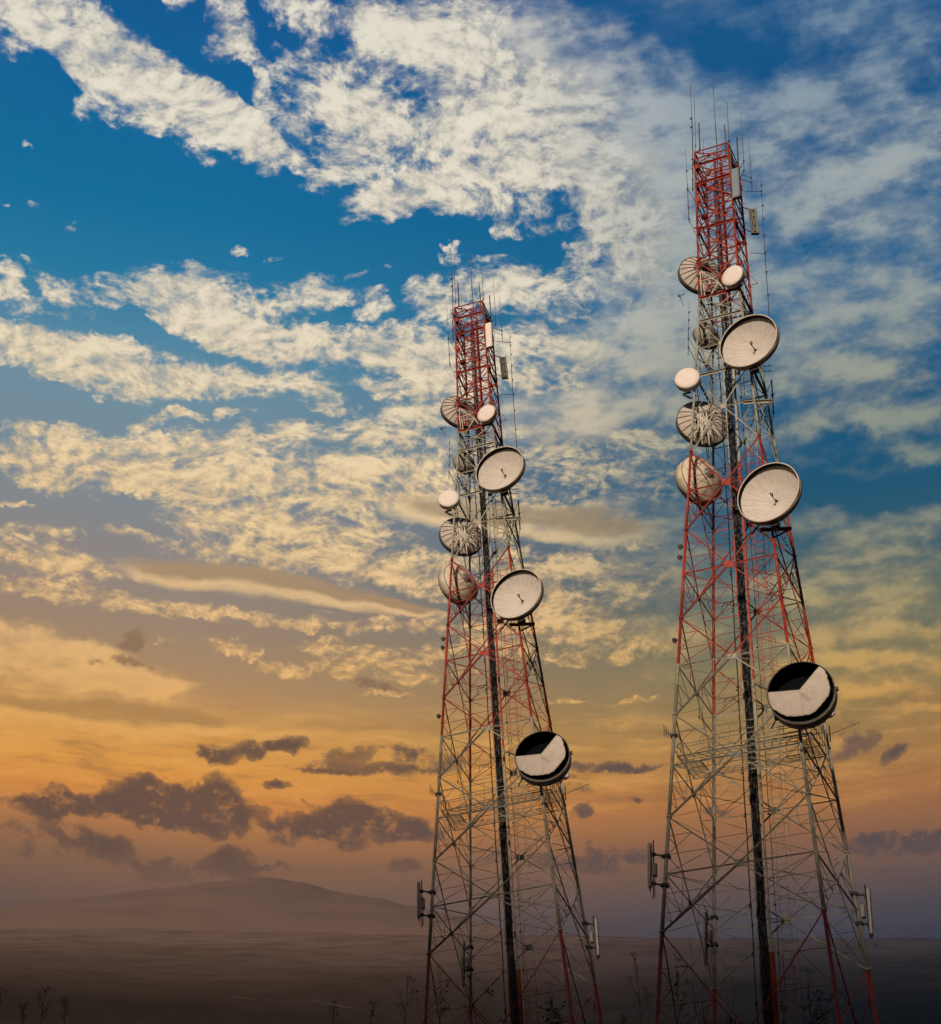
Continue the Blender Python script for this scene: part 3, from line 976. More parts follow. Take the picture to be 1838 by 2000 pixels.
# ---- open white dishes facing the viewer
def front_dish(px, py, rad, psi, dy, label, sh=0.23, mounts=()):
    p = at(px, py, dy=dy)
    M = frame(p, facing(psi))
    root = gear("dish_antenna", M, label, "dish antenna", "open white dishes on the towers")
    depth = rad * 0.42
    mb = MB()
    prof = [(rad * k / 14, -sh - depth + depth * (k / 14) ** 2) for k in range(0, 15)]
    prof[0] = (0.01, prof[0][1])
    mb.lathe(prof, 72)
    # back of the bowl
    mb.lathe([(r_ + 0.0, z_ - 0.035) for r_, z_ in prof][::-1], 72)
    bowl = mb.build("reflector", M_REFL, root)
    sm = MB()                                        # seams between the petals
    for k in range(24):
        t = 2 * math.pi * k / 24
        pts = [Vector((r_ * math.cos(t), r_ * math.sin(t), z_ + 0.004)) for r_, z_ in prof[1:]]
        sm.path(pts, 0.0026, 3)
    sm.build("petal_seam", M_GALV, bowl)
    so = MB()
    so.lathe([(rad + .012, -sh - .12), (rad + .03, -sh - .10), (rad + .03, 0.0), (rad + .012, 0.012), (rad + .0, 0.0)], 72)
    so.lathe([(rad + .03, -.03), (rad + .045, -.03), (rad + .045, .012), (rad + .012, .016)], 72)
    shroud = so.build("shroud", M_SHROUD, root)
    li = MB()
    li.lathe([(rad - .006, -.004), (rad - .006, -sh)], 72)
    li.build("shroud_lining", M_RUBBER, shroud)
    fe = MB()
    z0 = -sh - depth
    fe.path([Vector((0, 0, z0)), Vector((0.0, 0, z0 + depth * .96)), Vector((.01, 0.02, z0 + depth * 1.1))], 0.024, 6)
    fe.bar((0, 0, z0), (0, 0, z0 + .08), 0.075, 10, .05)
    fe.path([Vector((.01, .02, z0 + depth * 1.1)), Vector((.06, .03, z0 + depth * 1.12)), Vector((.1, .02, z0 + depth * 1.02)), Vector((.07, .0, z0 + depth * .92))], 0.02, 6)
    fe.bar((.07, 0, z0 + depth * .94), (.05, -.01, z0 + depth * .84), 0.035, 8)
    fe.build("feed_horn", M_CLAMP, root)
    mm = MB()
    mm.bar((0, 0, z0 - .25), (0, 0, z0), .16, 12, .22)
    mm.ring((0, 0, z0 + .05), rad * .62, .03, 28)
    I = M.inverted()
    for t in mounts:
        mm.bar((0, 0, z0 - .2), I @ Vector(t), .035, 6)
    for k in range(6):
        t = 2 * math.pi * k / 6
        mm.bar((0, 0, z0 - .2), (rad * .62 * math.cos(t), rad * .62 * math.sin(t), z0 + .12), .018, 4)
    mm.build("mount_frame", M_GALV, root)
    bd = MB()
    bd.box((0.0, -rad - .08, -sh - .15), .16, .10, .14)
    bd.bar((0.0, -rad - .1, -sh - .15), (0.02, -rad - .36, -sh - .3), .03, 6)
    bd.build("lower_clamp", M_DARK, root)
    return root


front_dish(1461, 665, 1.36, 22, 1.25, "open white dish with dark inner rim, highest big dish on the {T} tower",
           mounts=(corner(1, -1, 29.3), corner(1, -1, 27.4), corner(-.2, -1, 28.0)))
front_dish(1500, 961, 1.38, 24, 1.15, "open white dish over the red mounting beam, middle big dish on the {T} tower",
           mounts=(corner(1, -1, 20.5), corner(1, -1, 18.2), corner(.2, -1, 19.0)))


# ---- flat drum antennas with white fabric faces
def drum(px, py, rad, psi, dy, dep, label, mounts=(), y=None, arm=None):
    p = at(px, py, dy=dy) if y is None else at(px, py, y=y)
    M = frame(p, facing(psi))
    root = gear("drum_antenna", M, label, "drum antenna", "white drum antennas on the towers")
    c = MB()
    c.lathe([(.02, -dep - .16), (rad * .55, -dep - .13), (rad * .96, -dep), (rad, -dep + .03), (rad, -.02), (rad - .012, 0)], 48)
    c.build("drum_body", M_SHROUD, root)
    f = MB()
    f.lathe([(rad - .012, 0.001), (rad * .97, .016), (rad * .6, .022), (.005, .024)], 48)
    f.build("radome_face", M_RADOME, root)
    b = MB()
    b.ring((0, 0, -.03), rad + .006, .012, 40)
    b.build("clamp_band", M_GALV, root)
    m = MB()
    I = M.inverted()
    m.bar((0, 0, -dep - .5), (0, 0, -dep - .1), .07, 8)
    for t in mounts:
        m.bar((0, 0, -dep - .4), I @ Vector(t), .04, 6)
    if arm:
        m.path([I @ Vector(q) for q in arm], .05, 6)
    m.build("mount_arm", M_DARK if arm else M_MOUNT, root)
    return root


drum(1430, 538, .56, 26, .55, .30, "small white drum antenna beside the red section near the top of the {T} tower",
     mounts=(corner(1, -1, 33.2), corner(1, -1, 32.2), corner(0.2, -1, 32.6)))
pB = at(1342, 742, dy=.3)
pa = [at(1334, 770, dy=.1), at(1349, 778, dy=-.1), at(1360, 772, y=-half(26) + .05)]
drum(1342, 738, .575, 6, .45, .32, "small white drum antenna on a dark arm left of the {T} tower's pale section",
     arm=[pB + Vector((0.05, .3, -.5))] + pa)
drum(1622, 1390, .20, -25, 0, .2, "tiny pale drum peeking from behind the torn black dish on the {T} tower", y=half(9) * .2,
     mounts=(corner(1, 1, 9.2),))


# ---- dishes seen from behind
def back_dish(px, py, rad, psi, y, label, ribs=True, frame_pairs=(), m_back=None, sh=.26, bowl=.40, feedcol=True):
    p = at(px, py, y=y)
    M = frame(p, facing(psi, True))
    root = gear("dish_antenna", M, label, "dish antenna", "dishes seen from behind")
    mb = MB()
    dep = rad * bowl
    prof = [(max(.01, rad * k / 12), -sh - dep + dep * (k / 12) ** 2) for k in range(13)]
    mb.lathe(prof[::-1], 64)
    mb.lathe([(r_, z_ + .03) for r_, z_ in prof], 64)
    b = mb.build("reflector", m_back or M_BACK, root)
    if ribs:
        rb = MB()
        for k in range(20):
            t = 2 * math.pi * (k + .3) / 20
            pts = [Vector((r_ * math.cos(t), r_ * math.sin(t), z_ - .018)) for r_, z_ in prof[3:]]
            rb.path(pts, 0.017, 4)
        rb.build("back_rib", M_RIB, b)
    s = MB()
    s.lathe([(rad, -sh - .02), (rad + .022, -sh - .02), (rad + .022, 0), (rad + .0, .0), (rad, -sh - .02)], 64)
    s.build("shroud", M_GALV if ribs else (m_back or M_BACK), root)
    rr = MB()
    rr.ring((0, 0, -sh), rad + .02, .022, 56)
    rr.build("rim_ring", M_RIB, root)
    hb = MB()
    if ribs:
        hb.bar((0, 0, -sh - dep - .22), (0, 0, -sh - dep + .02), .10, 12, .20)
        hb.box((-.06, .02, -sh - dep - .24), .07, .10, .07)
    else:
        hb.lathe([(.02, -sh - dep - .10), (.16, -sh - dep - .10), (.30, -sh - dep + .06)], 24)
    hb.build("hub", M_DARK if ribs else M_GALV, root)
    if frame_pairs:
        tube(M, frame_pairs, .034, 5, "mount_frame", M_MOUNT, root)
    return root


def F(pts, y):
    return [at(a, b, y=y) for a, b in pts]


yl = -half(33) + .02
v = F([(1367.5, 530), (1366, 579), (1403, 551), (1371, 532), (1377, 580), (1404, 538), (1366, 551), (1378, 556), (1373, 552), (1384, 585), (1371, 579)], yl)
back_dish(1367, 543, 1.10, 22, -.15, "dark ribbed dish back beside the red section near the top of the {T} tower",
          frame_pairs=[(v[0], v[1]), (v[3], v[2]), (v[2], v[9]), (v[6], v[5]), (v[7], v[2]), (v[8], v[4]), (v[0], v[10]), (v[2], corner(.2, -1, 32.3)), (v[1], corner(-1, -1, 31.6)), (v[0], corner(-1, -1, 33.4))])
yl = -half(26)
g = F([(1352, 800), (1350, 872), (1360, 872), (1391, 812), (1366, 794), (1372, 868), (1378, 792), (1386, 870), (1398, 800), (1354, 842), (1403, 838), (1365, 835),
       (1381, 826), (1356, 806), (1409, 822), (1362, 806), (1352, 860), (1408, 850), (1372, 815), (1390, 852)], yl)
back_dish(1371, 832, 1.20, 18, .1, "dark ribbed dish back behind a mesh of white struts on the {T} tower",
          frame_pairs=[(g[0], g[1]), (g[2], g[3]), (g[3], g[8]), (g[4], g[5]), (g[6], g[7]), (g[8], g[9]), (g[10], g[12]), (g[12], g[11]), (g[13], g[12]), (g[12], g[14]), (g[12], g[7]), (g[15], g[18]), (g[18], g[5]),
                       (g[16], g[11]), (g[12], g[17]), (g[12], g[19]), (g[4], g[12]), (g[15], g[11]), (g[6], g[12]), (g[0], g[13]), (g[9], g[18]), (g[18], g[19])])
back_dish(1357, 946, 1.12, 42, .15, "smooth cream dish seen from behind through red bracing on the {T} tower", ribs=False, m_back=plain("cream_dish_back", (0.62, 0.55, 0.44), .6, 0, .3, 2.2), sh=.55, bowl=.45,
          frame_pairs=[(corner(-1, -1, 22.6), corner(-1, 1, 21.0)), (corner(-1, -1, 20.4), corner(-1, .5, 21.0))])
back_dish(1374, 662, .62, 40, .5, "small grey dish seen from behind inside the {T} tower's pale upper section", ribs=False, m_back=M_GREYBACK, sh=.42, bowl=.36,
          frame_pairs=[(corner(-1, 0, 29.6), corner(-1, 1, 28.6)), (corner(-1, -1, 28.4), corner(-1, 1, 29.4))])


# ---- the black dish with the torn canvas cover
def torn_dish(px, py, rad, psi, dy, label):
    p = at(px, py, dy=dy)
    M = frame(p, facing(psi))
    root = gear("dish_antenna", M, label, "dish antenna", "dishes with torn covers")
    sh = .62
    mb = MB()
    dep = rad * .35
    prof = [(max(.01, rad * k / 12), -sh - dep + dep * (k / 12) ** 2) for k in range(13)]
    mb.lathe(prof, 64)
    mb.build("reflector", M_RUBBER, root)
    bk = MB()
    bk.lathe([(r_, z_ - .03) for r_, z_ in prof][::-1], 64)
    bk.build("reflector_back", M_BACK, root)
    so = MB()
    so.lathe([(rad, -sh), (rad + .02, -sh), (rad + .02, 0.0), (rad, 0.0)], 72)
    s = so.build("shroud", M_SHROUD, root)
    li = MB()
    li.lathe([(rad - .008, -.002), (rad - .008, -sh)], 72)
    li.build("shroud_lining", M_RUBBER, s)
    rg = MB()
    rg.ring((0, 0, 0), rad + .018, .020, 64)
    rg.build("rim_ring", M_RIB, root)
    # canvas: fan from a point near the middle to the edge, hanging short of the rim at its lower side
    ca = MB()
    rnd = random.Random(3)
    c0 = Vector((-.03, .07, .01))
    n = 90
    a0, a1 = 172.0, 409.0
    rings = 12
    grid = []
    for i in range(n + 1):
        a = a0 + (a1 - a0) * i / n
        # outer radius of the cloth
        out = rad * .985
        if 208 < a < 398:
            k = math.sin(math.pi * (a - 208) / 190)
            out = rad * (.985 - .17 * k ** .7) + .008 * rad * math.sin(a * .43) + rnd.uniform(-.010, .010) * rad + .018 * rad * math.sin(a * .11 + 1)
        e = Vector((out * math.cos(R(a)), out * math.sin(R(a)), 0))
        col_ = []
        for j in range(rings + 1):
            t = j / rings
            q = lerp(c0, e, t)
            q.z = .012 + .012 * math.sin(t * 9 + i * .22) * t + .02 * t * (1 - t) * math.sin(i * .5) + (.03 * t * t if 208 < a < 398 else 0)
            col_.append(q)
        grid.append(col_)
    i0 = len(ca.v)
    for col_ in grid:
        ca.v += col_
    for i in range(n):
        for j in range(rings):
            q = i0 + i * (rings + 1) + j
            ca.f.append((q, q + 1, q + rings + 2, q + rings + 1))
            ca.sm.append(True)
    canvas = ca.build("torn_cover", M_CANVAS, root)
    sol = canvas.modifiers.new("cloth_thickness", 'SOLIDIFY')
    sol.thickness = .012
    hm = MB()
    hm.path([g_[-1] + Vector((0, 0, .004)) for g_ in grid[16:84]], .010, 4)
    hm.build("frayed_hem", plain("hem", (0.42, 0.30, 0.16), .9, 0, .4, 9), canvas)
    ed = MB()
    for g_ in (grid[0], grid[-1]):
        ed.path([q + Vector((0, 0, .006)) for q in g_], .012, 4)
    ed.build("folded_edge", M_RADOME, canvas)
    se = MB()
    se.path([q + Vector((0, 0, .008)) for q in grid[37]], .006, 4)
    for k in range(8):
        t = .18 + k * .055
        q = lerp(grid[40][0], grid[40][-1], t)
        se.path([q, lerp(q, lerp(grid[58][0], grid[58][-1], t + .02), .75) + Vector((0, 0, .004))], .004, 3)
    se.build("seam", M_GALV, canvas)
    # inside of the shroud where the cover has come away
    pt = MB()
    for a_, w_ in ((338, 9), (352, 8), (228, 7)):
        pts = []
        for k in range(9):
            t = R(a_ - w_ + 2 * w_ * k / 8)
            pts.append((t, rad - .014))
        for (t1, r1), (t2, r2) in zip(pts, pts[1:]):
            i0 = len(pt.v)
            for t, z in ((t1, -.03), (t2, -.03), (t2, -.5), (t1, -.46)):
                pt.v.append(Vector((r1 * math.cos(t), r1 * math.sin(t), z)))
            pt.f.append((i0, i0 + 1, i0 + 2, i0 + 3))
            pt.sm.append(True)
    pt.build("lining_patch", M_BACK, s)
    mm = MB()
    z0 = -sh - dep
    mm.bar((0, 0, z0 - .3), (0, 0, z0), .16, 10, .22)
    I = M.inverted()
    for t in (corner(1, -1, 11.0), corner(1, -1, 8.7), corner(.4, -1, 10)):
        mm.bar((0, 0, z0 - .2), I @ Vector(t), .04, 6)
    mm.ring((0, 0, z0 + .1), rad * .6, .03, 24)
    mm.build("mount_frame", M_GALV, root)
    kb = MB()
    kb.box((rad + .07, -.02, -.2), .06, .07, .06)
    kb.box((rad * -.86, -rad * .55, -.5), .08, .07, .06)
    kb.bar((rad * -.86, -rad * .55, -.5), (rad * -1.1, -rad * .7, -.9), .03, 5)
    kb.build("rim_clamp", M_DARK, root)
    return root


torn_dish(1564, 1351, 1.27, 9, 1.25, "black dish half covered by torn white canvas, lowest dish on the {T} tower")


# ---- whip aerials
def whip(pts, r, y, label, arms=(), nodes=(), tip=None, group="whip aerials on the towers"):
    P_ = [at(a, b, y=y) for a, b in pts]
    M = Matrix.Translation(P_[-1])
    root = gear("whip_antenna", M, label, "whip antenna", group)
    I = M.inverted()
    mb = MB()
    q = [I @ p for p in P_]
    for i in range(len(q) - 1):
        ra = r if i >= 1 or len(q) == 2 else r * .55
        mb.bar(q[i], q[i + 1], ra, 6)
    st = mb.build("whip", M_WHIP, root)
    if nodes:
        nb = MB()
        L = q[-1] - q[0]
        for t in nodes:
            c = q[0] + L * t
            nb.bar(c - L.normalized() * .05, c + L.normalized() * .05, r * 1.7, 6)
            nb.bar(c, c + Vector((.10, 0, .06)), r * .6, 4)
        nb.build("dipole_node", M_DARK, st)
    if arms:
        ab = MB()
        for (a, b) in arms:
            pa_, pb_ = I @ at(*a, y=y), I @ (b if isinstance(b, Vector) else at(*b, y=y))
            ab.bar(pa_, pb_, .016, 4)
            ab.box(pa_, .032, .032, .04)
        ab.build("stand_off_arm", M_DARK, root)
    return root


yt = -half(41) - .05
yb = half(41)
ht = 41.5
whip([(1348, 163), (1351.5, 235), (1353, 294), (1353, 372)], .026, yt, "tall dark whip antenna at the left corner of the {T} tower's top",
     arms=[((1352, 311), corner(-1, -1, 40.6)), ((1352.5, 330), corner(-1, -1, 39.9)), ((1353, 350), corner(-1, -1, 39.0)), ((1353, 369), corner(-1, -1, 38.3))], nodes=(.34, .42))
whip([(1356, 192), (1359, 287)], .012, yt, "thin plain whip antenna just inside the left corner of the {T} tower's top", arms=[((1358.8, 284), corner(-1, -1, 41.95))])
whip([(1365, 241), (1367, 292)], .036, yt + .2, "short stout rod antenna near the left corner of the {T} tower's top", arms=[((1367, 290), corner(-.8, -1, 41.95))])
whip([(1373, 270), (1374, 300)], .010, yb, "shortest thin rod antenna over the rear of the {T} tower's top", arms=[((1374, 299), corner(-.9, 1, 41.95))])
whip([(1392, 150), (1397, 240), (1400.5, 290), (1402, 322)], .026, 0, "tallest whip antenna rising from the middle of the {T} tower's top", arms=[((1401, 300), corner(-.2, 0, 41.9))])
whip([(1415, 244), (1419, 300)], .030, 0.2, "short stout rod antenna in the middle of the {T} tower's top", arms=[((1418.5, 296), corner(.4, .2, 41.9))])
whip([(1420, 199), (1424, 276)], .014, yt, "thin whip antenna at the nearest corner of the {T} tower's top", arms=[((1424, 275), corner(1, -1, 41.95))])
whip([(1439, 268), (1442, 318)], .036, yb, "stout pale rod antenna at the right corner of the {T} tower's top", arms=[((1442, 315), corner(1, 1, 41.6))])
whip([(1447, 221), (1450, 268), (1453.5, 333)], .016, yb - .2, "long thin whip antenna on short arms right of the {T} tower's top", arms=[((1453, 314), corner(1, .9, 41.5)), ((1453, 333), corner(1, .9, 40.8))])
whip([(1462, 268), (1465, 310), (1469, 372)], .018, yb - .3, "whip antenna held by two slanted arms right of the {T} tower's red head", arms=[((1467, 347), (1447, 341)), ((1468, 357), (1448, 350))])
whip([(1339, 292), (1342.5, 360), (1346, 436)], .020, yt + .3, "whip antenna standing off the left side of the {T} tower's red head", arms=[((1343, 369), corner(-1, -1, 38.4)), ((1346, 428), corner(-1, -1, 36.0))], nodes=(.3, .55, .8))
whip([(1486, 350), (1490, 430), (1495, 510), (1503, 622)], .020, .8, "longest knotted aerial standing well out right of the {T} tower", arms=[((1487, 374), (1449, 373)), ((1495, 495), (1464, 494))], nodes=(.05, .12, .2, .3, .42, .54, .68, .84))
whip([(1346, 590), (1345, 640), (1344, 694)], .018, .3, "speckled whip antenna with thin spokes left of the {T} tower's pale section", arms=[((1344.5, 661), corner(-1, .2, 29.0)), ((1344.5, 678), corner(-1, -.2, 28.0))], nodes=(.2, .35, .5))
whip([(1326, 574), (1335, 597)], .014, .2, "short slanted rod antenna below the ribbed dish near the top of the {T} tower", arms=[((1325.5, 578), at(1338, 574, y=.2))], nodes=(.3,))
whip([(1507, 742), (1511, 808)], .032, .6, "stout grey pole antenna on level brackets right of the {T} tower", arms=[((1507, 745), corner(1, .7, 26.9)), ((1511, 807), corner(1, .7, 24.8))], nodes=(.45,))
whip([(1365, 1330), (1366, 1405)], .014, half(9), "thin rod antenna on the rear left leg of the {T} tower", arms=[((1366, 1400), corner(-1, 1, 10.8))])


# ---- flat panel aerials near the top
def panel(px, py, hpx, wid, y, label, slots=False, rot=25, deep=.16, pole=True, mounts=()):
    pt_, pb_ = at(px[0], py[0], y=y), at(px[1], py[1], y=y)
    M = Matrix.Translation((pt_ + pb_) / 2)
    root = gear("panel_antenna", M, label, "panel antenna", "flat panel antennas on the towers")
    L = (pt_ - pb_).length / 2
    d = (pt_ - pb_).normalized()
    n = facing(rot)
    x = d.cross(n).normalized()
    n2 = x.cross(d)
    M3 = Matrix((x, n2, d)).transposed()
    mb = MB()
    if not slots:
        w, t = wid / 2, deep / 2
        prof = [(-w, -t), (w, -t), (w, t * .4), (w * .75, t), (-w * .75, t), (-w, t * .4)]
        i0 = 0
        for zz in (-L, L):
            for a, b in prof:
                mb.v.append(M3 @ Vector((a, b, zz)))
        for k in range(6):
            mb.f.append((k, (k + 1) % 6, 6 + (k + 1) % 6, 6 + k))
            mb.sm.append(False)
        mb.f += [tuple(range(6))[::-1], tuple(range(6, 12))]
        mb.sm += [False, False]
        mb.build("panel_cover", M_PANEL_SHADE, root)
        c = MB()
        c.box(M3 @ Vector((0, 0, -L - .03)), w * .92, t * .9, .03, M3)
        c.build("end_cap", M_GALV, root)
    else:
        w = wid / 2
        mb.box(M3 @ Vector((0, -.03, 0)), w, .012, L, M3)
        for s_ in (-1, 1):
            mb.box(M3 @ Vector((s_ * w, .04, 0)), .014, .06, L, M3)
        mb.box(M3 @ Vector((0, .05, -L)), w, .085, .012, M3)
        mb.build("reflector_tray", M_GALV, root)
        c = MB()
        for s_ in (-.42, .3):
            c.box(M3 @ Vector((s_ * w, .03, 0)), .013, .012, L * .92, M3)
        for z_ in (-.8, -.35, .3, .8):
            c.box(M3 @ Vector((.05 * w, .03, z_ * L)), w * .2, .010, .03, M3)
        c.build("dipole_bar", M_DARK, root)
    if pole:
        pb = MB()
        I = M.inverted()
        for t in mounts:
            q0, q1 = t
            pb.bar(I @ Vector(q0), I @ Vector(q1), .028, 5)
        pb.build("mount_bracket", M_DARK, root)
    return root


yp = -half(39) - .25
pc = at(1436, 340, y=yp)
panel((1435.5, 1438), (331, 385), 54, .40, yp, "tall {P} flat panel antenna at the red head of the {T} tower", rot=20,
      mounts=((at(1436, 335, y=yp) + Vector((0, .1, 0)), corner(1, -1, 40.6)), (at(1438, 382, y=yp) + Vector((0, .1, 0)), corner(1, -1, 38.0))))
whip([(1426, 290), (1431, 386)], .045, yp + .02, "thick pale pole antenna beside the flat panel at the {T} tower's head", arms=[((1427, 312), corner(1, -1, 41.3)), ((1430.5, 380), corner(1, -1, 38.2))], group="pole antennas on the towers")
panel((1469, 1475), (407, 458), 50, .36, .2, "slotted grey tray antenna standing off the right of the {T} tower's red head", slots=True, rot=-8,
      mounts=((at(1465, 409, y=.2), at(1450, 405, y=.2)), (at(1467, 453, y=.2), at(1455, 448, y=.2))))


# ---- sector aerials with radio units low on the legs
def sector(panel_px, pole_px, box_px, arm_ys, leg, y, label):
    p0, p1 = at(*panel_px[0], y=y), at(*panel_px[1], y=y)
    M = Matrix.Translation((p0 + p1) / 2)
    root = gear("sector_antenna", M, label, "sector antenna", "sector antennas low on the tower legs")
    I = M.inverted()
    mb = MB()
    q0, q1 = I @ p0, I @ p1
    ax = (q0 - q1).normalized()
    side = Vector((1, 0, 0))
    nn = ax.cross(side).normalized()
    M3 = Matrix((side, nn, ax)).transposed()
    mb.box((q0 + q1) / 2, .055, .10, (q0 - q1).length / 2, M3)
    mb.build("panel_cover", M_BOX, root)
    pl = MB()
    a, b = I @ at(*pole_px[0], y=y), I @ at(*pole_px[1], y=y)
    pl.bar(a, b, .028, 6)
    pl.build("pole", M_DARK, root)
    bx = MB()
    c0, c1 = I @ at(*box_px[0], y=y), I @ at(*box_px[1], y=y)
    bx.box((c0 + c1) / 2, .07, .10, abs(c0.z - c1.z) / 2 + .02)
    for k in range(6):
        bx.box((c0 + c1) / 2 + Vector((0, -.11, (k - 2.5) * .09)), .06, .015, .02)
    bx.build("radio_unit", M_BOX, root)
    ar = MB()
    for yy, h in arm_ys:
        t = (yy - pole_px[0][1]) / (pole_px[1][1] - pole_px[0][1])
        pp = lerp(a, b, t)
        L = I @ corner(*leg, h)
        ar.bar(pp, L, .035, 6)
        ar.box(pp, .07, .06, .06)
        ar.box(L, .13, .13, .06)
        ar.box(lerp(pp, L, .75), .08, .05, .05)
    ar.build("mount_arm", M_DARK, root)
    cb = MB()
    s = q1
    cb.path([s, s + Vector((.02, 0, -.25)), s + Vector((.10, 0, -.5)), s + Vector((.2, 0, -.42)), s + Vector((.24, 0, .1)), (c0 + c1) / 2], .010, 4)
    cb.bar(s, s + Vector((0, 0, -.14)), .03, 6)
    cb.build("jumper_cable", M_CABLE, root)
    return root


def leg_h(px_y, leg):
    best = min(((abs((lambda d: 1000 - FPX * d.dot(_up) / d.dot(_fw))(T_NEAR @ corner(*leg, h / 20)) - px_y), h / 20) for h in range(int(BASE * 20), 839)))
    return best[1]


sector(((1269, 1648), (1269.5, 1733)), ((1276, 1641), (1277, 1752)), ((1279, 1688), (1279, 1710)), ((1669, leg_h(1673, (-1, -1))), (1726, leg_h(1729, (-1, -1)))), (-1, -1), -half(2),
       "sector antenna with radio box off the near left leg, {T} tower")
sector(((1696, 1737), (1703, 1825)), ((1689, 1728), (1700, 1834)), ((1685, 1770), (1687, 1792)), ((1749, leg_h(1747, (1, 1))), (1806, leg_h(1803, (1, 1)))), (1, 1), half(2),
       "sector antenna with radio box off the far right leg, {T} tower")
sector(((1377, 1783), (1378, 1880)), ((1381, 1778), (1381, 1876)), ((1387, 1818), (1387, 1838)), ((1796, leg_h(1792, (-1, 1))), (1848, leg_h(1846, (-1, 1)))), (-1, 1), half(2),
       "sector antenna with radio box off the rear left leg, {T} tower")


# ---- small fittings
def yagi():
    y = half(8.5)
    a, b = at(1621, 1434, y=y), at(1679, 1411, y=y)
    M = Matrix.Translation(a)
    root = gear("yagi_antenna", M, "fine comb-like yagi antenna reaching right from the {T} tower's platform", "yagi antenna", "yagi antennas on the towers")
    I = M.inverted()
    mb = MB()
    a, b = I @ a, I @ b
    mb.bar(a, b, .013, 5)
    mb.build("boom", M_WHIP, root)
    el = MB()
    for k in range(7):
        c = lerp(a, b, .12 + k * .14)
        s = .42 - .02 * k
        el.bar(c + Vector((0, 0, -s)), c + Vector((0, 0, s)), .006, 4)
    el.build("element", M_WHIP, root)
    bk = MB()
    bk.bar(a, I @ corner(1, 1, leg_h(1436, (1, 1))), .03, 5)
    bk.bar(a + Vector((0, 0, -.35)), a + Vector((0, 0, .4)), .03, 5)
    bk.build("mount_bracket", M_DARK, root)


yagi()


def grid_aerial():
    y = -half(8.7)
    c = at(1303, 1430, y=y)
    M = Matrix.Translation(c)
    root = gear("grid_antenna", M, "little dark log antenna on a bent arm, left leg of the {T} tower", "aerial", "small aerials on the towers")
    I = M.inverted()
    mb = MB()
    for k in range(4):
        x = -.12 + .09 * k
        mb.bar((x, 0, .12 - .10 * k - (.26 - .04 * k)), (x, 0, .12 - .10 * k + (.26 - .04 * k)), .016, 4)
    mb.bar((-.14, 0, .14), (.16, 0, -.2), .014, 4)
    mb.build("element", M_DARK, root)
    ar = MB()
    L = I @ corner(-1, -1, leg_h(1438, (-1, -1)))
    ar.path([Vector((.16, 0, -.2)), Vector((.2, 0, -.32)), L], .022, 5)
    ar.box(L, .12, .10, .05)
    ar.build("bent_arm", M_DARK, root)


grid_aerial()


def lamp(px, py, leg, label, dxl=-.22):
    h = leg_h(py + 3, leg)
    L = corner(*leg, h)
    M = Matrix.Translation(L)
    root = gear("obstruction_light", M, label, "lamp", "small lamps on the tower legs")
    mb = MB()
    mb.box((dxl, 0, .0), .085, .08, .06)
    mb.box((dxl, 0, .075), .05, .05, .02)
    mb.build("housing", M_DARK, root)
    ln = MB()
    ln.lathe([(.06, -.06), (.065, -.075), (.05, -.12), (.01, -.14)], 12)
    for v_ in ln.v:
        v_.x += dxl
    ln.build("lens", plain("dull_lens", (0.10, 0.08, 0.07), .25), root)
    b = MB()
    b.bar((0, 0, 0), (dxl, 0, 0), .022, 5)
    b.build("bracket", M_DARK, root)


lamp(1332, 1063, (-1, -1), "upper of two small dark lamps on the red left leg of the {T} tower")
lamp(1329, 1083, (-1, -1), "lower of two small dark lamps on the red left leg of the {T} tower")
lamp(1321, 1246, (-1, -1), "lone small dark lamp on the lower red part of the {T} tower's left leg")
lamp(1572, 1464, (1, -1), "dark lamp on the near right leg just under the torn dish, {T} tower", dxl=.02)


def loop_aerial(px, py, y, h, label):
    c = at(px, py, y=y)
    M = Matrix.Translation(c)
    root = gear("loop_antenna", M, label, "aerial", "small aerials on the towers")
    I = M.inverted()
    mb = MB()
    for z in (0, .32):
        mb.path([Vector((-.2, 0, z)), Vector((.2, 0, z - .06)), Vector((.18, .15, z + .06)), Vector((-.2, .15, z + .1)), Vector((-.2, 0, z))], .014, 4)
    mb.bar((.1, 0, -.1), (.1, 0, .45), .014, 4)
    mb.build("loop", M_DARK, root)
    ar = MB()
    ar.bar((-.2, 0, 0), I @ corner(1, .8, h), .022, 4)
    ar.bar((-.2, 0, .32), I @ corner(1, .8, h + .3), .022, 4)
    ar.build("stand_off_arm", M_GALV, root)


loop_aerial(1500, 724, half(27), leg_h(720, (1, 1)), "double folded loop antenna under the highest big dish, right side of the {T} tower")

# ---- the second tower carries the same set
for o, M, label in [(TOWER, Matrix.Identity(4), None)] + GEAR:
    c = copy_tree(o)
    c.matrix_world = T_FAR @ M
    if label:
        c['label'] = label.replace("{T}", "shorter left").replace("{P}", "white")
        o['label'] = label.replace("{T}", "taller right").replace("{P}", "shade-tinted blue-grey")
        if "{P}" in label:
            for ch in c.children:
                if ch.name.startswith("panel_cover"):
                    ch.data = ch.data.copy()
                    ch.data.materials[0] = M_RADOME  # far copy of the panel gets the lit white tone
    else:
        c['label'] = "shorter red and white banded lattice tower, left of the taller one, carrying round dishes"

# ------------------------------------------------------------------ ground, plain and mountain
def fb(x, y, s, o=5, seed=0.0):
    return noise.fractal(Vector((x * s + seed, y * s + seed * .7, seed)), 0.9, 2.0, o)


def hill_z(x, y):
    r = math.hypot(x, y)
    if y > 0 and abs(x) < y * 1.6:
        base = -1.65 + 0.285 * y
        if y > 84:
            base = -1.65 + 0.285 * 84 + 0.10 * (y - 84) - 0.0022 * (y - 84) ** 2
        return base + 0.10 * fb(x, y, .18, 4)
    return None


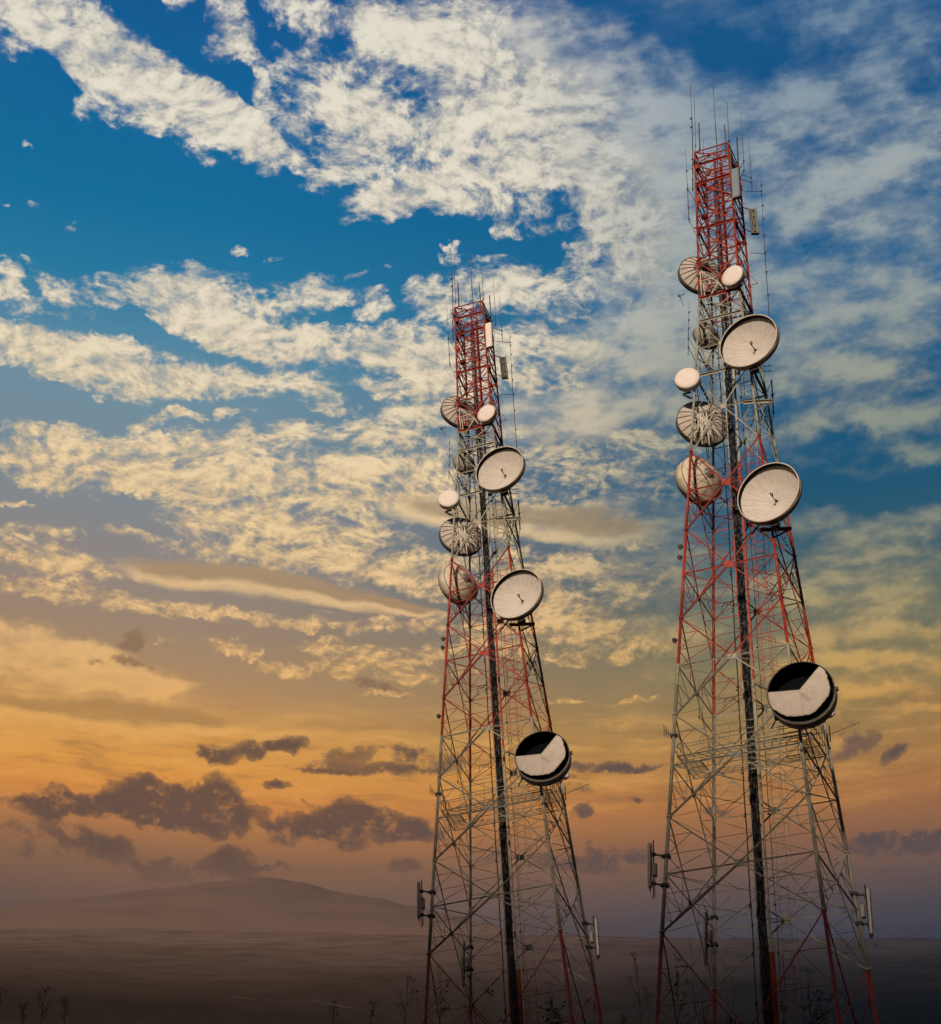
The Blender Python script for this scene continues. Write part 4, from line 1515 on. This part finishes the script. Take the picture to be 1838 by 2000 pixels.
def build_ground():
    xs = [-160 + 320 * i / 128 for i in range(129)]
    ys = [-420 + 8 * j for j in range(52)] + [-4 + 2 * j for j in range(70)]
    mb = MB()
    w = len(xs)
    for y in ys:
        for x0 in xs:
            x = x0 * (1.0 if y > -20 else 1 + (-20 - y) / 140.0)
            base = -1.65 + 0.285 * max(0, y)
            if y > 84:
                base = -1.65 + 0.285 * 84 + 0.10 * (y - 84) - 0.006 * (y - 84) ** 2
            if y < 0:
                base = -1.65 - 0.02 * y
            # unseen ridge added behind the viewer, shaped to shade both towers' feet
            d = Vector((x, y)).dot(Vector((sun_dir.x, sun_dir.y)).normalized())
            if d > 60:
                t = min(1, (d - 60) / 170.0)
                lat = x * math.cos(R(SUN_AZ)) + y * math.sin(R(SUN_AZ))
                crest = SHADE_RIDGE - .75 * max(-60.0, min(1.5, lat + 12.1))
                base += crest * (t * t * (3 - 2 * t)) + 1.6 * fb(x, y, .05, 4, 3.1) * t
            base += 0.12 * fb(x, y, .15, 4)
            mb.v.append(Vector((x, y, base)))
    for j in range(len(ys) - 1):
        for i in range(w - 1):
            a = j * w + i
            mb.f.append((a, a + 1, a + w + 1, a + w))
            mb.sm.append(True)
    return mb


SHADE_RIDGE = 107.0
HAZE = 1.2e-5
m_ground, n, b = mat("dry_hillside")
co = n.new('ShaderNodeTexCoord').outputs['Object']
c = n.mix(n.ss(n.noise(co, .6, 6, .65), .35, .7), (0.040, 0.036, 0.020), (0.075, 0.060, 0.034))
c = n.mix(n.ss(n.noise(co, 6.0, 5, .7), .45, .7), c, (0.030, 0.034, 0.016))
n.l.new(c, b.inputs['Base Color'])
b.inputs['Roughness'].default_value = 0.95
b.inputs['Specular IOR Level'].default_value = 0.1
structure(build_ground().build("hillside_ground", m_ground))


def polar_sheet(name, m, r0, r1, nr, az0, az1, na, zf):
    mb = MB()
    for j in range(nr + 1):
        r = r0 * (r1 / r0) ** (j / nr)
        for i in range(na + 1):
            a = R(az0 + (az1 - az0) * i / na)
            x, y = r * math.sin(a), r * math.cos(a)
            mb.v.append(Vector((x, y, zf(r, a, x, y))))
    w = na + 1
    for j in range(nr):
        for i in range(na):
            q = j * w + i
            mb.f.append((q, q + 1, q + w + 1, q + w))
            mb.sm.append(True)
    return structure(mb.build(name, m))


def el_row(y, a):
    """height angle, at bearing a, of a level straight ridge seen y rows down the frame"""
    k = (1000 - y) / FPX
    c_, s_ = math.cos(R(PITCH)), math.sin(R(PITCH))
    return math.atan(max(0.2, math.cos(a)) * (s_ + k * c_) / (c_ - k * s_))


def plain_z(r, a, x, y):
    # broad slope that climbs to a far edge
    t = min(1.0, max(0.0, (r - 160) / (4200 - 160)))
    edge = el_row(1826, a) + R(.10) * math.sin(-a * 5.0 + .3)
    e = R(13.0) + (edge - R(13.0)) * (1 - (1 - t) ** 2.2)
    z = r * math.tan(e)
    z += (fb(x, y, .0016, 6) * 9 + fb(x, y, .008, 4, 5.0) * 2.0) * min(1, r / 900)
    if r > 4200:
        z -= (r - 4200) * .35
    return z


m_plain, n, b = mat("graded_plain")
co = n.new('ShaderNodeTexCoord').outputs['Object']
sp = n.new('ShaderNodeSeparateXYZ')
n.l.new(co, sp.inputs[0])
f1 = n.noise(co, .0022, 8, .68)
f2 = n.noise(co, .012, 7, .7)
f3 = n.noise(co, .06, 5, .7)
# light painted into the colour: dark near, haze-pale far, glow-brown left, dim blue right
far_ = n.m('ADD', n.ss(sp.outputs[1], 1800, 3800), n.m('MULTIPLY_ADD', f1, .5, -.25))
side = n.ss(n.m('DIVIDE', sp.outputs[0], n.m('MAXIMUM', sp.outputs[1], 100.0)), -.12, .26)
dark_tone = n.mix(side, (0.028, 0.021, 0.016), (0.004, 0.008, 0.014))
dry = n.mix(side, (0.185, 0.124, 0.104), (0.062, 0.060, 0.078))  # far tone, paled to stand for haze; bluish where the glow ends
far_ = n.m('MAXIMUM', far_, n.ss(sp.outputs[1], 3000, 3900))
c = n.mix(far_, dark_tone, dry)
c = n.mix(n.ss(f2, .44, .64, 0, .4), c, dark_tone)
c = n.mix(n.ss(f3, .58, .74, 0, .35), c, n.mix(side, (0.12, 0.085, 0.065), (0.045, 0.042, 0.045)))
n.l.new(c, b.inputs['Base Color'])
b.inputs['Roughness'].default_value = 1.0
b.inputs['Specular IOR Level'].default_value = 0.0
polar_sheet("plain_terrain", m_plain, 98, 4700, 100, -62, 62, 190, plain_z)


def mount_z(r, a, x, y):
    # long volcano flank: summit to the left, a low shoulder running down to the right
    d = (r - 5200) / (8200 - 5200)
    prof = []
    u = math.degrees(a)
    tab = [(-60, 1860), (-30, 1830), (-20, 1800), (-16.5, 1782), (-13, 1758), (-10.5, 1738), (-8.6, 1722), (-7.4, 1714), (-6.6, 1714), (-5.6, 1724), (-4.4, 1743), (-3.8, 1747), (-3.1, 1752), (-1.6, 1778), (0.3, 1806), (2, 1836), (4, 1870), (60, 1900)]
    for (u0, y0), (u1, y1) in zip(tab, tab[1:]):
        if u0 <= u <= u1:
            t = (u - u0) / (u1 - u0)
            t = t * t * (3 - 2 * t) * .5 + t * .5
            yy = y0 + (y1 - y0) * t
    crest = math.tan(el_row(yy, a)) * 7600
    foot = math.tan(el_row(1885, a)) * 5200
    t = min(1.0, max(0.0, (r - 5200) / 2400))
    z = foot + (crest - foot) * (t ** .85)
    if r > 7600:
        z = crest - (r - 7600) * .5
    z += fb(x, y, .0018, 6, 2.0) * 26 * math.sin(math.pi * min(1, t * .9))
    z += fb(x, y, .006, 4, 7.0) * 5
    return z


m_mount, n, b = mat("dry_mountain_slope")
co = n.new('ShaderNodeTexCoord').outputs['Object']
c = n.mix(n.ss(n.noise(co, .0016, 7, .6), .38, .66), (0.185, 0.122, 0.098), (0.165, 0.113, 0.096))
n.l.new(c, b.inputs['Base Color'])
b.inputs['Roughness'].default_value = 1.0
b.inputs['Specular IOR Level'].default_value = 0.0
polar_sheet("mountain_terrain", m_mount, 5000, 9000, 40, -55, 55, 260, mount_z)


def on_plain(px, py):
    d = ray(px, py)
    lo = 170.0
    for k in range(3000):
        r = lo + k * 2
        q = d * r
        if q.z < plain_z(math.hypot(q.x, q.y), math.atan2(q.x, q.y), q.x, q.y):
            return q
    return None


# pale dirt track crossing the plain
mb = MB()
m_track = plain("pale_dirt_track", (0.15, 0.125, 0.105), 1.0, 0, .75, .03, spec=0)
prev = None
trk = [(430, 1943), (480, 1951), (520, 1954), (560, 1951), (600, 1953), (640, 1961), (675, 1968), (698, 1971)]
cl_ = []
for (x0, y0), (x1, y1) in zip(trk, trk[1:]):
    for k in range(5):
        q = on_plain(x0 + (x1 - x0) * k / 5, y0 + (y1 - y0) * k / 5)
        if q:
            cl_.append(q)
for i, q in enumerate(cl_):
    rr = math.hypot(q.x, q.y)
    w = (1.2 + 3.2 * abs(math.sin(i * .9)) * (i / len(cl_)))
    dirr = Vector((q.x / rr, q.y / rr))
    for s_ in (-1, 1):
        x, y = q.x + dirr.x * w * s_, q.y + dirr.y * w * s_
        mb.v.append(Vector((x, y, plain_z(math.hypot(x, y), math.atan2(x, y), x, y) + .5)))
for i in range(len(cl_) - 1):
    mb.f.append((2 * i, 2 * i + 1, 2 * i + 3, 2 * i + 2))
    mb.sm.append(True)
structure(mb.build("dirt_track_road", m_track))


# ------------------------------------------------------------------ dry plants on the hillside in front
def umbel_plant(px, py, dist, h_px, seed, branches=4, label="", leafy=0.0, group="dry plants along the hillside"):
    """a dried umbel plant whose top is seen at (px, py); it stands on the hillside at the given distance"""
    rnd = random.Random(seed)
    d = ray(px, py)
    top = d * (dist / d.y)
    gz = -1.65 + 0.285 * dist
    root = empty("dry_umbel_plant", Matrix.Translation((top.x, top.y, gz)))
    tag(root, label, "plant", group)
    H = top.z - gz
    vis = h_px * dist / FPX
    s = MB()
    lean = rnd.uniform(-.12, .12)
    def stem_at(t):
        return Vector((lean * vis * (t - 1) + .02 * math.sin(t * 7 + seed), .02 * math.sin(t * 5 + seed * 2), H * t))
    s.path([stem_at(t / 14) for t in range(15)], .007, 5, .0022)
    heads = [(stem_at(1), .060)]
    for k in range(branches):
        t = 1 - (vis / H) * (.15 + .85 * (k + .5) / branches)
        b0 = stem_at(t)
        a = rnd.uniform(0, 6.28)
        L = vis * rnd.uniform(.18, .36)
        dirv = Vector((math.cos(a) * .8, math.sin(a) * .8, 1.0)).normalized()
        b1 = b0 + dirv * L * .5 + Vector((0, 0, .0))
        b2 = b1 + Vector((dirv.x * .5, dirv.y * .5, 1.1)).normalized() * L * .6
        s.path([b0, b1, b2], .004, 4, .002)
        heads.append((b2, rnd.uniform(.032, .055)))
    s.build("stem", M_STEM, root)
    for hp_, hr in heads:
        u = MB()
        for k in range(9):
            a = 6.28 * k / 9 + rnd.uniform(-.2, .2)
            e = rnd.uniform(.2, 1.2)
            q = hp_ + Vector((math.cos(a) * math.cos(e), math.sin(a) * math.cos(e), math.sin(e))) * hr * rnd.uniform(.7, 1.1)
            u.bar(hp_, q, .0009, 3)
            for m_ in range(2):
                z = q + Vector((rnd.uniform(-1, 1), rnd.uniform(-1, 1), rnd.uniform(0, 1))) * hr * .20
                u.bar(q, z, .0014, 3)
        u.build("umbel", M_UMBEL, root)
    if leafy:
        lf = MB()
        for k in range(int(60 * leafy)):
            t = 1 - (vis / H) * rnd.uniform(.25, 1.1)
            c0 = stem_at(t) + Vector((rnd.uniform(-1, 1), rnd.uniform(-1, 1), rnd.uniform(-.5, .5))) * .10
            a = rnd.uniform(0, 6.28)
            e = c0 + Vector((math.cos(a), math.sin(a), rnd.uniform(-.3, .8))) * rnd.uniform(.03, .08)
            side = (e - c0).cross(Vector((rnd.uniform(-1, 1), rnd.uniform(-1, 1), rnd.uniform(-1, 1)))).normalized() * .008
            i0 = len(lf.v)
            mid = lerp(c0, e, .5)
            lf.v += [c0, mid + side, e, mid - side]
            lf.f.append((i0, i0 + 1, i0 + 2, i0 + 3))
            lf.sm.append(False)
        lf.build("leaf", M_LEAF, root)
    return root


def shrub(px, py, dist, w_px, seed, label):
    """bare branching shrub with a few leaf tufts"""
    rnd = random.Random(seed)
    d = ray(px, py)
    top = d * (dist / d.y)
    gz = -1.65 + 0.285 * dist
    root = empty("bare_shrub", Matrix.Translation((top.x, top.y, gz)))
    tag(root, label, "shrub", "bare shrubs in front of the towers")
    H = top.z - gz
    wd = w_px * dist / FPX
    s = MB()
    tips = []

    def grow(p, dr, L, r, lvl):
        pts = [p]
        q = p
        for k in range(4):
            dr = (dr + Vector((rnd.uniform(-.16, .16), rnd.uniform(-.16, .16), .05))).normalized()
            q = q + dr * L / 4
            pts.append(q)
        s.path(pts, r, 5, r * .55)
        if lvl == 0:
            tips.append(q)
            return
        for k in range(3 if lvl > 1 else 2):
            a = rnd.uniform(0, 6.28)
            nd = (dr + Vector((math.cos(a), math.sin(a), .15)) * rnd.uniform(.35, .75)).normalized()
            grow(pts[rnd.choice((2, 3, 4))], nd, L * rnd.uniform(.5, .75), r * .52, lvl - 1)
    for k in range(3):
        grow(Vector((rnd.uniform(-.06, .06), rnd.uniform(-.06, .06), 0)), Vector((rnd.uniform(-.22, .22) * wd, rnd.uniform(-.2, .2), 1)).normalized(), H * .52, .020, 3)
    zmax = max(v_.z for v_ in s.v)
    k_ = H / zmax
    for v_ in s.v:
        v_.z *= k_
    s.build("branch", M_STEM, root)
    lf = MB()
    for t in tips:
        t = Vector((t.x, t.y, t.z * k_))
        if rnd.random() < .55:
            for k in range(rnd.randint(5, 14)):
                e = t + Vector((rnd.uniform(-1, 1), rnd.uniform(-1, 1), rnd.uniform(-.4, 1))) * .07
                side = Vector((rnd.uniform(-1, 1), rnd.uniform(-1, 1), rnd.uniform(-1, 1))).normalized() * .010
                i0 = len(lf.v)
                mid = lerp(t, e, .5)
                lf.v += [t, mid + side, e, mid - side]
                lf.f.append((i0, i0 + 1, i0 + 2, i0 + 3))
                lf.sm.append(False)
    lf.build("leaf", M_LEAF, root)
    return root


shrub(1432, 1836, 22, 170, 11, "tall bare shrub with leaf tufts in front of the taller right tower's left feet")
shrub(958, 1885, 24, 140, 12, "bare shrub with leaf tufts in front of the shorter left tower's feet")
umbel_plant(1240, 1876, 18, 125, 21, 5, "dry umbel plant standing just left of the taller right tower's foot")
umbel_plant(1320, 1868, 20, 130, 22, 4, "leafy dry umbel plant inside the left leg of the taller right tower", leafy=.7)
umbel_plant(1352, 1848, 23, 150, 23, 3, "slender dry umbel plant beside the bare shrub at the taller right tower")
umbel_plant(1578, 1896, 20, 105, 24, 3, "dry umbel plant between the right legs of the taller right tower")
umbel_plant(1590, 1945, 17, 60, 25, 4, "low bushy green-tinged plant at the foot of the taller right tower", leafy=1.6)
umbel_plant(792, 1908, 18, 100, 26, 5, "dry umbel plant standing just left of the shorter left tower's foot")
umbel_plant(858, 1902, 21, 100, 27, 4, "leafy dry umbel plant inside the left leg of the shorter left tower", leafy=.6)
umbel_plant(1072, 1922, 20, 80, 28, 3, "dry umbel plant between the right legs of the shorter left tower")
umbel_plant(1084, 1958, 18, 45, 29, 4, "low bushy green-tinged plant at the foot of the shorter left tower", leafy=1.4)
umbel_plant(655, 1958, 17, 45, 30, 4, "short dry umbel plant below the end of the pale dirt track")
umbel_plant(726, 1962, 16, 40, 31, 3, "short slanting dry umbel plant halfway between dirt track and left tower")
umbel_plant(84, 1938, 15, 65, 32, 5, "bushiest dry umbel plant in the dark lower left corner")
umbel_plant(42, 1970, 14, 32, 33, 3, "small dry umbel plant left of the bushiest one in the lower left corner")
umbel_plant(130, 1962, 15, 40, 34, 3, "small dry umbel plant right of the bushiest one in the lower left corner")
umbel_plant(6, 1945, 14, 55, 35, 3, "dry umbel plant cut by the left edge in the lower left corner")
umbel_plant(1222, 1990, 16, 20, 36, 3, "low dry umbel plant peeking up between the two towers")


# ------------------------------------------------------------------ the hazy air over the plain
m_haze = bpy.data.materials.new("hazy_air")
m_haze.use_nodes = True
t_ = m_haze.node_tree
t_.nodes.clear()
pv = t_.nodes.new('ShaderNodeVolumePrincipled')
pv.inputs['Color'].default_value = (0.36, 0.46, 0.62, 1)
pv.inputs['Density'].default_value = HAZE
ot = t_.nodes.new('ShaderNodeOutputMaterial')
t_.links.new(pv.outputs[0], ot.inputs['Volume'])
hz = MB()
hz.box((0, 5200, 1640), 14000, 6000, 2000)
structure(hz.build("haze", m_haze), 'stuff')
